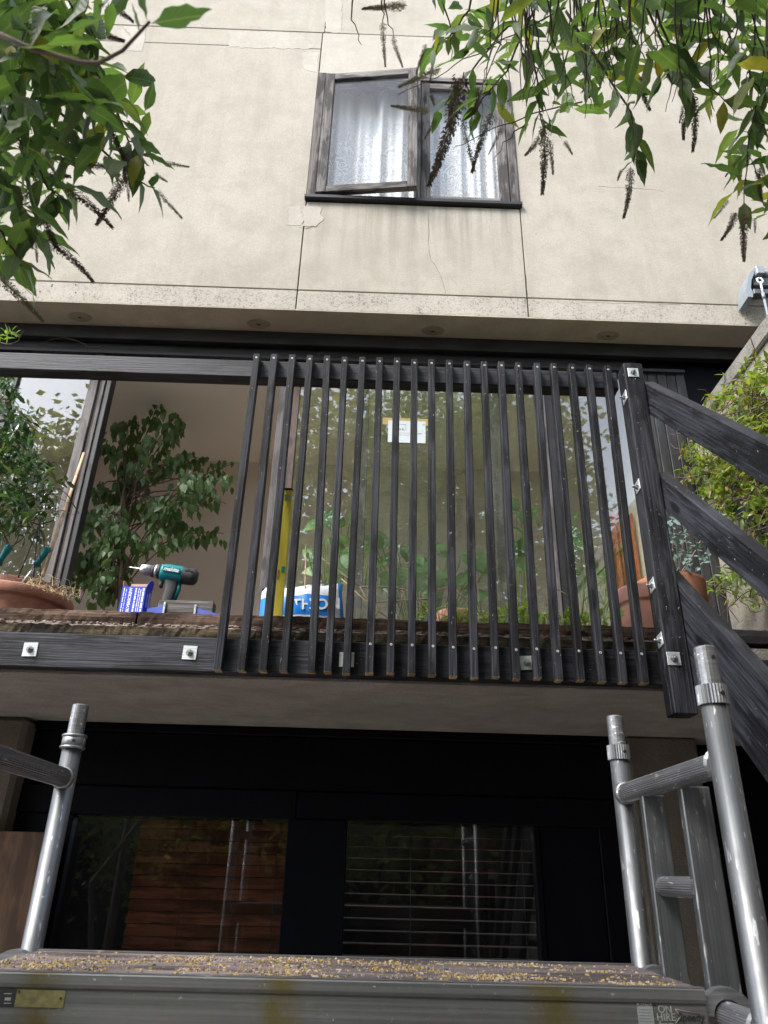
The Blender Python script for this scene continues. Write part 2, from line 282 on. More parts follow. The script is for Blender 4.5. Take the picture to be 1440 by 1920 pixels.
# lace: a woven sheet whose holes let the room through
def lace():
    m, nt, b, N, L = nodes('lace')
    out = [n for n in nt.nodes if n.type == 'OUTPUT_MATERIAL'][0]
    g = N('ShaderNodeUVMap'); mp = N('ShaderNodeMapping'); mp.inputs['Scale'].default_value = (1, 1, 1); L(g.outputs[0], mp.inputs[0])
    nz = N('ShaderNodeTexNoise'); nz.inputs['Scale'].default_value = 5.0; nz.inputs['Detail'].default_value = 1; L(mp.outputs[0], nz.inputs['Vector'])
    va = N('ShaderNodeMix'); va.data_type = 'RGBA'; va.blend_type = 'ADD'; va.inputs[0].default_value = 0.22; L(mp.outputs[0], va.inputs[6]); L(nz.outputs['Color'], va.inputs[7])
    w = N('ShaderNodeTexVoronoi'); w.feature = 'SMOOTH_F1'; w.inputs['Scale'].default_value = 13.0; w.inputs['Smoothness'].default_value = 0.3; L(va.outputs[2], w.inputs['Vector'])
    sn = N('ShaderNodeMath'); sn.operation = 'SINE'; mu = N('ShaderNodeMath'); mu.operation = 'MULTIPLY'; mu.inputs[1].default_value = 26; L(w.outputs['Distance'], mu.inputs[0]); L(mu.outputs[0], sn.inputs[0])
    sx = N('ShaderNodeSeparateXYZ'); L(g.outputs[0], sx.inputs[0])
    lowpart = mapr(N, L, sx.outputs['Y'], 0.75, 1.25, 1, 0)      # the figured border gives way to plain net higher up
    pat = mapr(N, L, sn.outputs[0], -0.3, 0.4, 0.66, 0.98)
    f = N('ShaderNodeMix'); f.data_type = 'FLOAT'; L(lowpart, f.inputs[0]); f.inputs[2].default_value = 0.88; L(pat, f.inputs[3])
    b.inputs['Base Color'].default_value = (0.93, 0.94, 0.95, 1); b.inputs['Roughness'].default_value = 0.9; b.inputs['Specular IOR Level'].default_value = 0.1
    tl = N('ShaderNodeBsdfTranslucent'); tl.inputs[0].default_value = (0.8, 0.82, 0.85, 1)
    m1 = N('ShaderNodeMixShader'); m1.inputs[0].default_value = 0.12; L(b.outputs[0], m1.inputs[1]); L(tl.outputs[0], m1.inputs[2])
    tr = N('ShaderNodeBsdfTransparent'); m2 = N('ShaderNodeMixShader'); L(f.outputs[0], m2.inputs[0]); L(tr.outputs[0], m2.inputs[1]); L(m1.outputs[0], m2.inputs[2])
    L(m2.outputs[0], out.inputs[0]); return m
M_LACE = lace()

# ------------------------------------------------------------------ object helpers
WM = {}
I4 = Matrix.Identity(4)
def tag(o, label=None, cat=None, group=None, kind=None):
    if label: o['label'] = label
    if cat: o['category'] = cat
    if group: o['group'] = group
    if kind: o['kind'] = kind
    return o
def place(name, mesh, M=I4, parent=None):
    o = bpy.data.objects.new(name, mesh); COL.objects.link(o)
    if parent is not None: o.parent = parent; o.matrix_basis = WM[parent.name].inverted() @ M
    else: o.matrix_basis = M
    WM[o.name] = M.copy(); return o
def thing(name, label, cat, loc=(0, 0, 0), group=None):
    return tag(place(name, None, Matrix.Translation(Vector(loc))), label, cat, group)
class MB:
    def __init__(s): s.v = []; s.f = []; s.mi = []; s.t = []
    def add(s, vs, fs, mi=0, tint=None):
        o = len(s.v); s.v += [tuple(v) for v in vs]; s.f += [tuple(i+o for i in f) for f in fs]; s.mi += [mi]*len(fs)
        if tint is not None: s.t += [tint]*len(vs)
    def box(s, a, b, mi=0):
        x0, y0, z0 = (min(a[i], b[i]) for i in range(3)); x1, y1, z1 = (max(a[i], b[i]) for i in range(3))
        s.add([(x0, y0, z0), (x1, y0, z0), (x1, y1, z0), (x0, y1, z0), (x0, y0, z1), (x1, y0, z1), (x1, y1, z1), (x0, y1, z1)],
              [(0, 3, 2, 1), (4, 5, 6, 7), (0, 1, 5, 4), (1, 2, 6, 5), (2, 3, 7, 6), (3, 0, 4, 7)], mi)
    def tube(s, pts, rad, n=8, mi=0, cap=True):
        pts = [Vector(p) for p in pts]; k = len(pts); rad = rad if isinstance(rad, (list, tuple)) else [rad]*k
        vs = []; ref = None
        for i, p in enumerate(pts):
            t = (pts[min(i+1, k-1)] - pts[max(i-1, 0)]).normalized()
            if ref is None: ref = Vector((0, 0, 1)) if abs(t.z) < 0.9 else Vector((1, 0, 0))
            a = t.cross(ref).normalized(); b = t.cross(a); ref = -b if False else ref
            for j in range(n):
                w = 2*math.pi*j/n; vs.append(p + (a*math.cos(w) + b*math.sin(w))*rad[i])
        fs = [(i*n+j, i*n+(j+1) % n, (i+1)*n+(j+1) % n, (i+1)*n+j) for i in range(k-1) for j in range(n)]
        if cap: fs += [tuple(range(n-1, -1, -1)), tuple((k-1)*n+j for j in range(n))]
        s.add(vs, fs, mi)
    def lathe(s, prof, n=28, mi=0):
        vs = [(r*math.cos(2*math.pi*j/n), r*math.sin(2*math.pi*j/n), z) for r, z in prof for j in range(n)]
        fs = [(i*n+j, i*n+(j+1) % n, (i+1)*n+(j+1) % n, (i+1)*n+j) for i in range(len(prof)-1) for j in range(n)]
        s.add(vs, fs, mi)
    def mesh(s, name, mats, smooth=False):
        me = bpy.data.meshes.new(name); me.from_pydata(s.v, [], s.f); me.update()
        for m in (mats if isinstance(mats, (list, tuple)) else [mats]): me.materials.append(m)
        if any(s.mi): me.polygons.foreach_set('material_index', s.mi)
        if smooth: me.polygons.foreach_set('use_smooth', [True]*len(me.polygons))
        if s.t:
            at = me.attributes.new('tint', 'FLOAT', 'POINT'); at.data.foreach_set('value', s.t)
        bm = bmesh.new(); bm.from_mesh(me); bmesh.ops.recalc_face_normals(bm, faces=bm.faces) if not s.t else None
        if not s.t: bm.to_mesh(me)
        bm.free(); return me
    def build(s, name, mats, parent=None, M=I4, smooth=False): return place(name, s.mesh(name, mats, smooth), M, parent)
_bc = {}
def boxmesh(l, w, h, mat, bev=0.003, end=None, seg=1):
    key = (round(l, 3), round(w, 4), round(h, 4), mat.name, bev, end.name if end else None)
    if key in _bc: return _bc[key]
    bm = bmesh.new(); bmesh.ops.create_cube(bm, size=1.0); bmesh.ops.scale(bm, vec=(l, w, h), verts=bm.verts)
    if bev: bmesh.ops.bevel(bm, geom=list(bm.edges), offset=bev, segments=seg, affect='EDGES')
    me = bpy.data.meshes.new('beam'); bm.to_mesh(me); bm.free(); me.materials.append(mat)
    if end:
        me.materials.append(end)
        for p in me.polygons:
            if p.normal.x < -0.3: p.material_index = 1
    _bc[key] = me; return me
def frameM(p0, p1, up):
    p0 = Vector(p0); p1 = Vector(p1); x = (p1-p0).normalized(); y = Vector(up).cross(x).normalized(); z = x.cross(y)
    c = (p0+p1)/2; return Matrix(((x.x, y.x, z.x, c.x), (x.y, y.y, z.y, c.y), (x.z, y.z, z.z, c.z), (0, 0, 0, 1)))
def beam(name, p0, p1, w, h, mat, parent, up=(0, 0, 1), bev=0.003, end=None):
    """a member from p0 to p1; h along 'up', w across it; grain along its length"""
    return place(name, boxmesh((Vector(p1)-Vector(p0)).length, w, h, mat, bev, end), frameM(p0, p1, up), parent)
def slab(name, a, b, mat, parent, bev=0.0, axis='x'):
    """axis aligned box a..b, its local X along the named axis"""
    a = Vector(a); b = Vector(b); c = (a+b)/2; d = Vector((abs(b.x-a.x), abs(b.y-a.y), abs(b.z-a.z)))
    if axis == 'x': return place(name, boxmesh(d.x, d.y, d.z, mat, bev), Matrix.Translation(c), parent)
    if axis == 'z': return beam(name, (c.x, c.y, c.z-d.z/2), (c.x, c.y, c.z+d.z/2), d.x, d.y, mat, parent, up=(0, -1, 0), bev=bev)
    return beam(name, (c.x, c.y-d.y/2, c.z), (c.x, c.y+d.y/2, c.z), d.x, d.z, mat, parent, bev=bev)
def rod(name, p0, p1, r, mat, parent, n=20, smooth=True, ribs=0):
    p0 = Vector(p0); p1 = Vector(p1); l = (p1-p0).length; m = MB(); vs = []; k = n if not ribs else ribs*2
    for sx in (-l/2, l/2):
        for j in range(k):
            rr = r*(1 if not ribs or j % 2 else 0.94); vs.append((sx, rr*math.cos(2*math.pi*j/k), rr*math.sin(2*math.pi*j/k)))
    m.add(vs, [(j, (j+1) % k, k+(j+1) % k, k+j) for j in range(k)]+[tuple(range(k-1, -1, -1)), tuple(range(k, 2*k))])
    me = m.mesh(name, mat)
    if smooth and not ribs:
        for p in me.polygons: p.use_smooth = len(p.vertices) == 4
    return place(name, me, frameM(p0, p1, (0, 0, 1) if abs((p1-p0).normalized().z) < 0.9 else (0, -1, 0)), parent)
def text(name, s, size, M, mat, parent, ext=0.0004, bold=0.0, shear=0.0, sx=1.0):
    cu = bpy.data.curves.new('txt', 'FONT'); cu.body = s; cu.size = size; cu.extrude = ext; cu.offset = bold; cu.shear = shear; cu.align_x = 'CENTER'; cu.align_y = 'CENTER'; cu.resolution_u = 3
    t = bpy.data.objects.new('txt', cu); COL.objects.link(t); dg = bpy.context.evaluated_depsgraph_get()
    me = bpy.data.meshes.new_from_object(t.evaluated_get(dg)); bpy.data.objects.remove(t)
    me.materials.clear(); me.materials.append(mat); me.transform(Matrix.Diagonal((sx, 1, 1, 1)))
    return place(name, me, M, parent)
def facing(p, right=(1, 0, 0), up=(0, 0, 1)):
    x = Vector(right).normalized(); y = Vector(up); z = x.cross(y).normalized(); y = z.cross(x)
    return Matrix(((x.x, y.x, z.x, p[0]), (x.y, y.y, z.y, p[1]), (x.z, y.z, z.z, p[2]), (0, 0, 0, 1)))

# leaves
def leafmesh(name, mat, prof, fold=0.18, curl=0.25, wav=0.0):
    m = MB(); vs = []; k = len(prof); rj = random.Random(int(fold*997+curl*313+len(prof))); sw = rj.uniform(-0.14, 0.14); tw_ = rj.uniform(-0.9, 0.9)*(curl > 0.1)
    for i, (t, w) in enumerate(prof):
        z = -curl*t*t; e = fold*w + wav*math.sin(i*2.4)
        wl, wr_ = w*rj.uniform(0.86, 1.1), w*rj.uniform(0.86, 1.1); y0_ = sw*t*t; a_ = tw_*t*t; cs_, sn_ = math.cos(a_), math.sin(a_)
        vs += [(t, y0_-wl*cs_-e*sn_*0, z+e-wl*sn_), (t, y0_, z), (t, y0_+wr_*cs_, z+e*0.8+wr_*sn_)]
    fs = []
    for i in range(k-1):
        a = i*3; fs += [(a, a+1, a+4, a+3), (a+1, a+2, a+5, a+4)]
    o = MB(); o.v = [tuple(v) for v in vs]; o.f = fs; o.mi = [0]*len(fs)
    me = bpy.data.meshes.new(name); me.from_pydata(o.v, [], o.f); me.materials.append(mat); me.polygons.foreach_set('use_smooth', [True]*len(fs)); me.update()
    return me
LANCE = [(0, 0.010), (0.05, 0.016), (0.14, 0.085), (0.25, 0.15), (0.38, 0.178), (0.5, 0.172), (0.62, 0.148), (0.75, 0.10), (0.87, 0.05), (0.95, 0.018), (1.0, 0.002)]
OVATE = [(0, 0.012), (0.06, 0.03), (0.2, 0.22), (0.42, 0.27), (0.66, 0.2), (0.86, 0.08), (1.0, 0.004)]
HEART = [(-0.06, 0.16), (0.0, 0.30), (0.2, 0.42), (0.45, 0.40), (0.7, 0.26), (0.9, 0.1), (1.0, 0.005)]
SMALL = [(0, 0.02), (0.25, 0.2), (0.6, 0.19), (1.0, 0.01)]
def variants(name, mat, prof, specs): return [leafmesh(name, mat, [(t, w*ws) for t, w in prof], f, c, wv) for f, c, wv, ws in specs]
SP = [(0.22, 0.18, 0.01, 1.0), (0.35, 0.35, 0.015, 0.9), (0.12, 0.05, 0.02, 1.12), (0.5, 0.3, 0.02, 1.0), (0.3, 0.55, 0.02, 0.95), (0.6, 0.22, 0.025, 0.85), (0.15, 0.42, 0.03, 1.05)]
def leafM(p, d, nrm, s):
    x = Vector(d).normalized(); z = Vector(nrm); z = (z - x*z.dot(x))
    if z.length < 1e-4: z = x.orthogonal()
    z.normalize(); y = z.cross(x)
    return Matrix(((x.x*s, y.x*s, z.x*s, p[0]), (x.y*s, y.y*s, z.y*s, p[1]), (x.z*s, y.z*s, z.z*s, p[2]), (0, 0, 0, 1)))
def rv(a=1.0): return Vector((random.uniform(-a, a), random.uniform(-a, a), random.uniform(-a, a)))
class Leaves:
    """largest 300 as leaf objects of the plant, the rest joined"""
    def __init__(s, plant, meshes, mass_mat, prof, name='leaf', limit=300): s.pl = plant; s.ms = meshes; s.mm = mass_mat; s.prof = prof; s.L = []; s.name = name; s.lim = limit
    def add(s, p, d, n, sz, idx=None): s.L.append((Vector(p), Vector(d), Vector(n), sz, idx))
    def finish(s):
        L = sorted(s.L, key=lambda q: -q[3]/max(0.3, (q[0]-CAM).length))
        for p, d, n, sz, idx in L[:s.lim]:
            place(s.name, s.ms[idx if idx is not None else random.randrange(len(s.ms))], leafM(p, d, n, sz) @ Matrix.Diagonal((1, random.uniform(0.7, 1.2), random.uniform(0.6, 1.6), 1)), s.pl)
        rest = L[s.lim:]
        if rest:
            m = MB()
            for p, d, n, sz, _ in rest:
                Mx = leafM(p, d, n, sz); pts = []
                prof = [(0, 0.02), (0.3, max(w for t, w in s.prof)), (0.65, 0.75*max(w for t, w in s.prof)), (1, 0.01)]
                for t, w in prof: pts += [Mx @ Vector((t, -w, -0.2*t*t+0.2*w)), Mx @ Vector((t, 0, -0.2*t*t)), Mx @ Vector((t, w, -0.2*t*t+0.2*w))]
                m.add(pts, [(i*3, i*3+1, i*3+4, i*3+3) for i in range(3)]+[(i*3+1, i*3+2, i*3+5, i*3+4) for i in range(3)], tint=random.random())
            o = m.build('foliage', s.mm, s.pl, smooth=True); tag(o, kind='stuff')
def inpoly(x, y, P):
    c = False; j = len(P)-1
    for i in range(len(P)):
        if (P[i][1] > y) != (P[j][1] > y) and x < (P[j][0]-P[i][0])*(y-P[i][1])/(P[j][1]-P[i][1])+P[i][0]: c = not c
        j = i
    return c
def sample(P):
    x0, x1 = min(p[0] for p in P), max(p[0] for p in P); y0, y1 = min(p[1] for p in P), max(p[1] for p in P)
    while True:
        x, y = random.uniform(x0, x1), random.uniform(y0, y1)
        if inpoly(x, y, P): return x, y

# ------------------------------------------------------------------ the setting
YU, YG, YL, YB = 3.59, 3.86, 3.5, 2.40           # upper wall, balcony glazing, lower wall, balusters: distances from the viewer
ZS = 4.77                                         # underside of the upper concrete
ZDECK = 2.435
g = MB(); g.box((-60, -60, -0.3), (60, 60, 0.0)); tag(g.build('ground', M_SOIL), kind='structure')
pv = thing('paved_terrace', 'grey concrete paving slabs of the yard', 'paving', (0, 0, 0)); tag(pv, kind='structure'); del pv['category']; del pv['label']
for i in range(-5, 4):
    for j in range(-6, 6):
        place('paving_slab', boxmesh(0.592, 0.592, 0.045, M_PAVE, 0.005), Matrix.Translation((i*0.6+0.3, j*0.6+0.3, 0.0265)), pv)

house = thing('house', 'concrete house with beige render above a glazed balcony level', 'house', (0, YU, 0))
# upper wall: cast panels with open joints in front of a dark core
def zof(x, y, Y=YU): return py(x, y, Y).z
WL, WR = py(586, 258, YU).x, py(975, 389, YU).x
ZWB, ZWT = zof(770, 383), zof(700, 142)
ZJ, ZA, ZBL = zof(720, 549), zof(500, 57), zof(400, 84)
XL, XR, G = -4.2, 3.6, 0.0035
core = MB(); core.box((XL, YU+0.05, ZS+0.01), (WL-0.02, YU+0.3, 9.2)); core.box((WR+0.02, YU+0.05, ZS+0.01), (XR, YU+0.3, 9.2)); core.box((WL-0.02, YU+0.05, ZS+0.01), (WR+0.02, YU+0.3, ZWB-0.02)); core.box((WL-0.02, YU+0.05, ZWT+0.02), (WR+0.02, YU+0.3, 9.2))
core.build('wall_core', M_PIER, house)
XA = py(612, 30, YU).x
def panel(x0, x1, z0, z1, mat=M_REND, dy=0.0):
    slab('wall_panel', (x0+G, YU+dy, z0+G), (x1-G, YU+0.049, z1-G), mat, house, 0.003)
panel(XL, WL, ZS, ZJ, M_BAND); panel(WL, WR, ZS, ZJ, M_BAND, 0.001); panel(WR, XR, ZS, ZJ, M_BAND)
panel(XL, WL, ZJ, ZBL); panel(WL, WR, ZJ, ZWB-0.005, dy=0.001); panel(WR, XR, ZJ, ZA, dy=0.0005)
panel(XL, WL, ZBL, ZA, M_REND, 0.001); panel(WL, WR, ZWT+0.004, ZA, M_PATCH, 0.0005)
panel(XL, XA, ZA, 9.2, M_REND); panel(XA, XR, ZA, 9.2, M_REND, 0.001)
nt = M_REND.node_tree; N, L = nt.nodes.new, nt.links.new; b_ = nt.nodes['Principled BSDF']; src = b_.inputs['Base Color'].links[0].from_socket
gp = N('ShaderNodeNewGeometry'); sx_ = N('ShaderNodeSeparateXYZ'); L(gp.outputs['Position'], sx_.inputs[0]); nz_ = noise(N, L, mapped(N, L, 'POS', (16, 1, 0.9)), 1.0, 4, 0.6)
def mul(*v):
    o = v[0]
    for q in v[1:]: k_ = N('ShaderNodeMath'); k_.operation = 'MULTIPLY'; L(o, k_.inputs[0]); L(q, k_.inputs[1]); o = k_.outputs[0]
    return o
below = mul(mapr(N, L, sx_.outputs['Z'], ZWB-0.75, ZWB-0.05, 0, 1), mapr(N, L, sx_.outputs['Z'], ZWB, ZWB+0.02, 1, 0), mapr(N, L, sx_.outputs['X'], WL-0.05, WL+0.1, 0, 1), mapr(N, L, sx_.outputs['X'], WR-0.1, WR+0.05, 1, 0), mapr(N, L, nz_, 0.42, 0.68, 0, 0.75))
src = mix(N, L, below, src, (0.24, 0.22, 0.19))
ledge = mul(mapr(N, L, sx_.outputs['Z'], ZJ+0.02, ZJ+0.35, 1, 0), mapr(N, L, noise(N, L, mapped(N, L, 'POS', (3, 1, 2)), 1.6, 5, 0.65), 0.46, 0.7, 0, 0.6)); src = mix(N, L, ledge, src, (0.27, 0.25, 0.215))
L(src, b_.inputs['Base Color'])
def patch(pts, jit=0.006):
    vs = []
    for i, (x, y) in enumerate(pts):
        a = py(x, y, YU-0.0015); b = py(*pts[(i+1) % len(pts)], YU-0.0015); n = max(2, int((b-a).length/0.02))
        for k in range(n): p = a.lerp(b, k/n); vs.append(Vector((p.x+random.uniform(-jit, jit), p.y, p.z+random.uniform(-jit, jit))))
    n = len(vs); back = [v+Vector((0, 0.002, 0)) for v in vs]
    m = MB(); m.add(vs+back, [tuple(range(n))]+[(i, (i+1) % n, n+(i+1) % n, n+i) for i in range(n)]); m.build('render_patch', M_PATCH, house)
patch([(542, 386), (566, 386), (566, 424), (541, 420)], 0.011); patch([(569, 386), (604, 388), (600, 400), (607, 410), (594, 424), (569, 424)])
patch([(612, -60), (643, -60), (640, 62), (610, 60)]); patch([(566, 98), (597, 98), (596, 138), (570, 130)], 0.009); patch([(430, 58), (560, 62), (592, 92), (430, 88)], 0.012)
patch([(225, 50), (275, 52), (266, 96), (240, 94), (228, 70)], 0.008)
def crack(pts, r=0.0009):
    m = MB(); q = []
    for a, b in zip(pts, pts[1:]):
        for k in range(5): q.append(py(a[0]+(b[0]-a[0])*k/5+random.uniform(-1, 1), a[1]+(b[1]-a[1])*k/5+random.uniform(-1, 1), YU-0.0001))
    m.tube(q, [r*random.uniform(0.4, 1.2) for _ in q], 4); m.build('crack', M_CRACK, house)
crack([(804, 400), (803, 455), (806, 485), (818, 500), (828, 520), (838, 560)]); crack([(575, 408), (592, 414), (604, 409)], 0.0012); crack([(560, 425), (566, 428), (600, 424)], 0.0014); crack([(1120, 350), (1180, 352), (1260, 360)], 0.0007); crack([(986, 515), (988, 540), (990.5, 565)], 0.0012); crack([(1090, 566), (1180, 569), (1300, 572)], 0.001)
for q in ((1005, 438), (1098, 437), (1167, 451), (1277, 452), (505, 240), (500, 262), (955, 436), (350, 330)):
    c_ = py(*q, YU); m = MB(); m.tube([c_+Vector((0, -0.0008, 0)), c_+Vector((0, 0.003, 0))], random.uniform(0.002, 0.005), 7); m.build('pit', M_GREYINK, house)
# downstand under the wall, rough boarded concrete with tie holes
bm_ = slab('eaves_beam', (XL, YU+0.001, ZS), (XR, YG-0.05, ZS+0.009), M_SOFF, house)
def rings(pxy):
    c = pz(*pxy, ZS)
    m = MB(); prof = [(0.075, -0.0005), (0.07, -0.004), (0.062, -0.001), (0.03, -0.002), (0.024, -0.007), (0.014, -0.007), (0.012, -0.0015)]
    m.lathe(prof, 26); m.build('tie_hole_ring', M_TIE, bm_, Matrix.Translation((c.x, c.y, ZS-0.0005)) @ Matrix.Diagonal((1, 0.62, 1, 1)), smooth=True)
    k = MB(); k.tube([(0, 0, -0.0062), (0, 0, -0.004)], 0.013, 12); k.build('tie_hole', M_INK, bm_, Matrix.Translation((c.x, c.y, ZS)) @ Matrix.Diagonal((1, 0.62, 1, 1)))
for q in ((150, 594), (485, 607), (812, 620), (1140, 629)) : rings(q)
for q in ((75, 547), (142, 549), (97, 537), (98, 534), (142, 534)):
    c = py(*q, YU); m = MB(); m.tube([c+Vector((0, -0.001, 0)), c+Vector((0, 0.004, 0))], 0.006, 8); m.build('screw_hole', M_INK, house)
# roof mass above
slab('roof_slab', (XL, YU-0.1, 9.21), (XR, 9.0, 9.45), M_PIER, house)

# upper window: side-hung left sash ajar, fixed right sash
fm = MB(); T = 0.058; yf0, yf1 = YU-0.012, YU+0.09
win = slab('window_frame', (WL, yf0, ZWB+0.006), (WL+T, yf1, ZWT), M_GREYW, house, 0.004, 'z')
slab('frame_jamb', (WR-T, yf0, ZWB+0.006), (WR, yf1, ZWT), M_GREYW, win, 0.004, 'z')
slab('frame_head', (WL+T, yf0+0.004, ZWT-T*0.8), (WR-T, yf1, ZWT), M_GREYW, win, 0.004)
slab('frame_sill', (WL-0.012, yf0-0.022, ZWB-0.002), (WR+0.012, yf1, ZWB+0.03), M_JOIN, win, 0.004)
XM = py(783, 260, YU).x
slab('frame_mullion', (XM-0.022, yf0+0.002, ZWB+0.03), (XM+0.022, yf1, ZWT-T*0.8), M_GREYW, win, 0.003, 'z')
def sash(x0, x1, z0, z1, y, ang, hinge):
    Mh = Matrix.Translation((hinge, y, 0)) @ Matrix.Rotation(ang, 4, 'Z') @ Matrix.Translation((-hinge, -y, 0)); w = 0.068; t = 0.045
    def bar(n, a, b, ax):
        a = Vector(a); b = Vector(b); c = (a+b)/2; d = b-a
        if ax == 'x': me = boxmesh(abs(d.x), abs(d.y), abs(d.z), M_GREYW, 0.004); MM = Matrix.Translation(c)
        else: me = boxmesh(abs(d.z), abs(d.x), abs(d.y), M_GREYW, 0.004); MM = frameM((c.x, c.y, a.z), (c.x, c.y, b.z), (0, -1, 0))
        return place(n, me, Mh @ MM, win)
    bar('sash_stile', (x0, y, z0), (x0+w, y+t, z1), 'z'); bar('sash_stile', (x1-w, y, z0), (x1, y+t, z1), 'z')
    bar('sash_rail', (x0+w, y+0.002, z1-w), (x1-w, y+t, z1), 'x'); bar('sash_rail', (x0+w, y+0.002, z0), (x1-w, y+t, z0+w*0.9), 'x')
    g = MB(); g.box((x0+w-0.004, y+0.02, z0+w*0.9-0.004), (x1-w+0.004, y+0.026, z1-w+0.004)); g.build('pane', M_GLASSU, win, Mh)
sash(WL+T+0.003, XM-0.004, ZWB+0.045, ZWT-T*0.8-0.004, YU-0.035, RAD(-6.5), WL+T)
sash(XM+0.024, WR-T-0.003, ZWB+0.036, ZWT-T*0.8-0.004, YU+0.002, 0, XM)
# the bedroom behind it
r = MB(); x0, x1, z0, z1, y0, y1 = WL-0.5, WR+0.6, ZWB-0.5, ZWT+0.35, YU+0.31, YU+2.2
r.add([(x0, y1, z0), (x1, y1, z0), (x1, y1, z1), (x0, y1, z1)], [(0, 1, 2, 3)]); r.add([(x0, y0, z1), (x1, y0, z1), (x1, y1, z1), (x0, y1, z1)], [(0, 1, 2, 3)])
r.add([(x0, y0, z0), (x1, y0, z0), (x1, y1, z0), (x0, y1, z0)], [(0, 1, 2, 3)]); r.add([(x0, y0, z0), (x0, y1, z0), (x0, y1, z1), (x0, y0, z1)], [(0, 1, 2, 3)]); r.add([(x1, y0, z0), (x1, y1, z0), (x1, y1, z1), (x1, y0, z1)], [(0, 1, 2, 3)])
r.build('bedroom_shell', M_WHITER, house)
def curtain(x0, x1, seed, label):
    rnd = random.Random(seed); nx, nz = 120, 12; zt, zb = ZWT+0.32, ZWB-0.02; vs = []; uv = []
    ph = [rnd.uniform(0, 6) for _ in range(4)]
    for j in range(nz+1):
        for i in range(nx+1):
            u = i/nx; x = x0+(x1-x0)*u; z = zb+(zt-zb)*j/nz
            y = YU+0.17+0.02*math.sin(u*34+ph[0]+0.4*math.sin(j*0.5))+0.012*math.sin(u*61+ph[1])+0.012*math.sin(u*13+ph[2])
            vs.append((x, y, z)); uv.append(((x-x0)*1.7, (z-zb)))
    me = bpy.data.meshes.new('lace_curtain'); fs = [(j*(nx+1)+i, j*(nx+1)+i+1, (j+1)*(nx+1)+i+1, (j+1)*(nx+1)+i) for j in range(nz) for i in range(nx)]
    me.from_pydata(vs, [], fs); ul = me.uv_layers.new(name='UVMap')
    for lp in me.loops: ul.data[lp.index].uv = uv[lp.vertex_index]
    me.polygons.foreach_set('use_smooth', [True]*len(fs)); me.materials.append(M_LACE)
    tag(place('lace_curtain', me), label, 'curtain', 'lace curtains')
curtain(WL-0.03, XM+0.02, 3, 'white lace curtain behind the open left window sash'); curtain(XM+0.03, WR+0.05, 5, 'white lace curtain behind the closed right window pane')

# balcony glazing
ZR = 4.66; XC = 1.62
head = slab('head_board', (XL, YG-0.06, ZS-0.10), (XR, YG-0.012, ZS-0.001), M_JOIN, house, 0.003)
slab('head_rail', (XL, YG-0.005, ZR-0.06), (XC+0.05, YG+0.10, ZS-0.03), M_JOIN, house, 0.003)
slab('track', (XL, YG-0.03, ZR-0.085), (1.97, YG+0.0, ZR-0.062), M_JOIN, house, 0.002)
def vx(x, y): return py(x, y, YG).x
def stile(name, xa, xb, ya, yb, mat, z0=ZDECK+0.03, z1=ZR-0.06): return slab(name, (xa, ya, z0), (xb, yb, z1), mat, house, 0.003, 'z')
def pane(xa, xb, y, mat=M_GLASS, z0=ZDECK+0.04, z1=ZR-0.06):
    m = MB(); m.box((xa, y, z0), (xb, y+0.006, z1)); return m.build('pane', mat, house)
stile('frame_post', -3.2, vx(32, 715), YG+0.0, YG+0.05, M_JOIN)
pane(vx(32, 715), vx(172, 712), YG+0.02)
m1 = vx(170, 712); m1r = vx(208, 712); w = m1r-m1
stile('door_stile', m1, m1+0.055, YG-0.01, YG+0.04, M_STILE); stile('door_stile', m1+0.056, m1+0.075, YG+0.004, YG+0.05, M_STILEB)
stile('door_stile', m1+0.076, m1+0.098, YG-0.004, YG+0.045, M_STILE); stile('frame_post', m1+0.1, m1r+0.004, YG+0.006, YG+0.08, M_JOIN)
d2, d2r = vx(524, 740), vx(562, 740)
stile('door_stile', d2, d2+0.07, YG-0.008, YG+0.045, M_STILE); stile('door_stile', d2+0.072, d2r, YG+0.004, YG+0.05, M_STILEB)
s3, s3r = vx(1003, 740), vx(1040, 740)
pane(d2r-0.01, s3+0.01, YG+0.02)
stile('frame_post', s3, s3r-0.07, YG-0.01, YG+0.06, M_STILE); stile('frame_post', s3r-0.069, s3r, YG+0.0, YG+0.05, M_JOIN)
stile('inner_stile', vx(668, 740), vx(690, 740)+0.01, YG+0.1, YG+0.14, M_STILE); stile('inner_stile', vx(922, 740), vx(946, 740), YG+0.1, YG+0.14, M_STILE)
pane(vx(668, 740)+0.05, vx(922, 740)+0.02, YG+0.118)
pane(s3r-0.01, XC+0.01, YG+0.02)
stile('frame_post', XC, XC+0.05, YG-0.01, YG+0.06, M_JOIN)
nb = 5; cw = (1.975-XC-0.052)/nb
for i in range(nb): stile('cladding_board', XC+0.052+i*cw+0.002, XC+0.052+(i+1)*cw-0.002, YG-0.006+0.002*(i % 2), YG+0.02, M_CLAD)
slab('cladding_backing', (XC+0.05, YG+0.021, ZDECK), (3.6, YG+0.06, ZS-0.002), M_LOWJ, house)
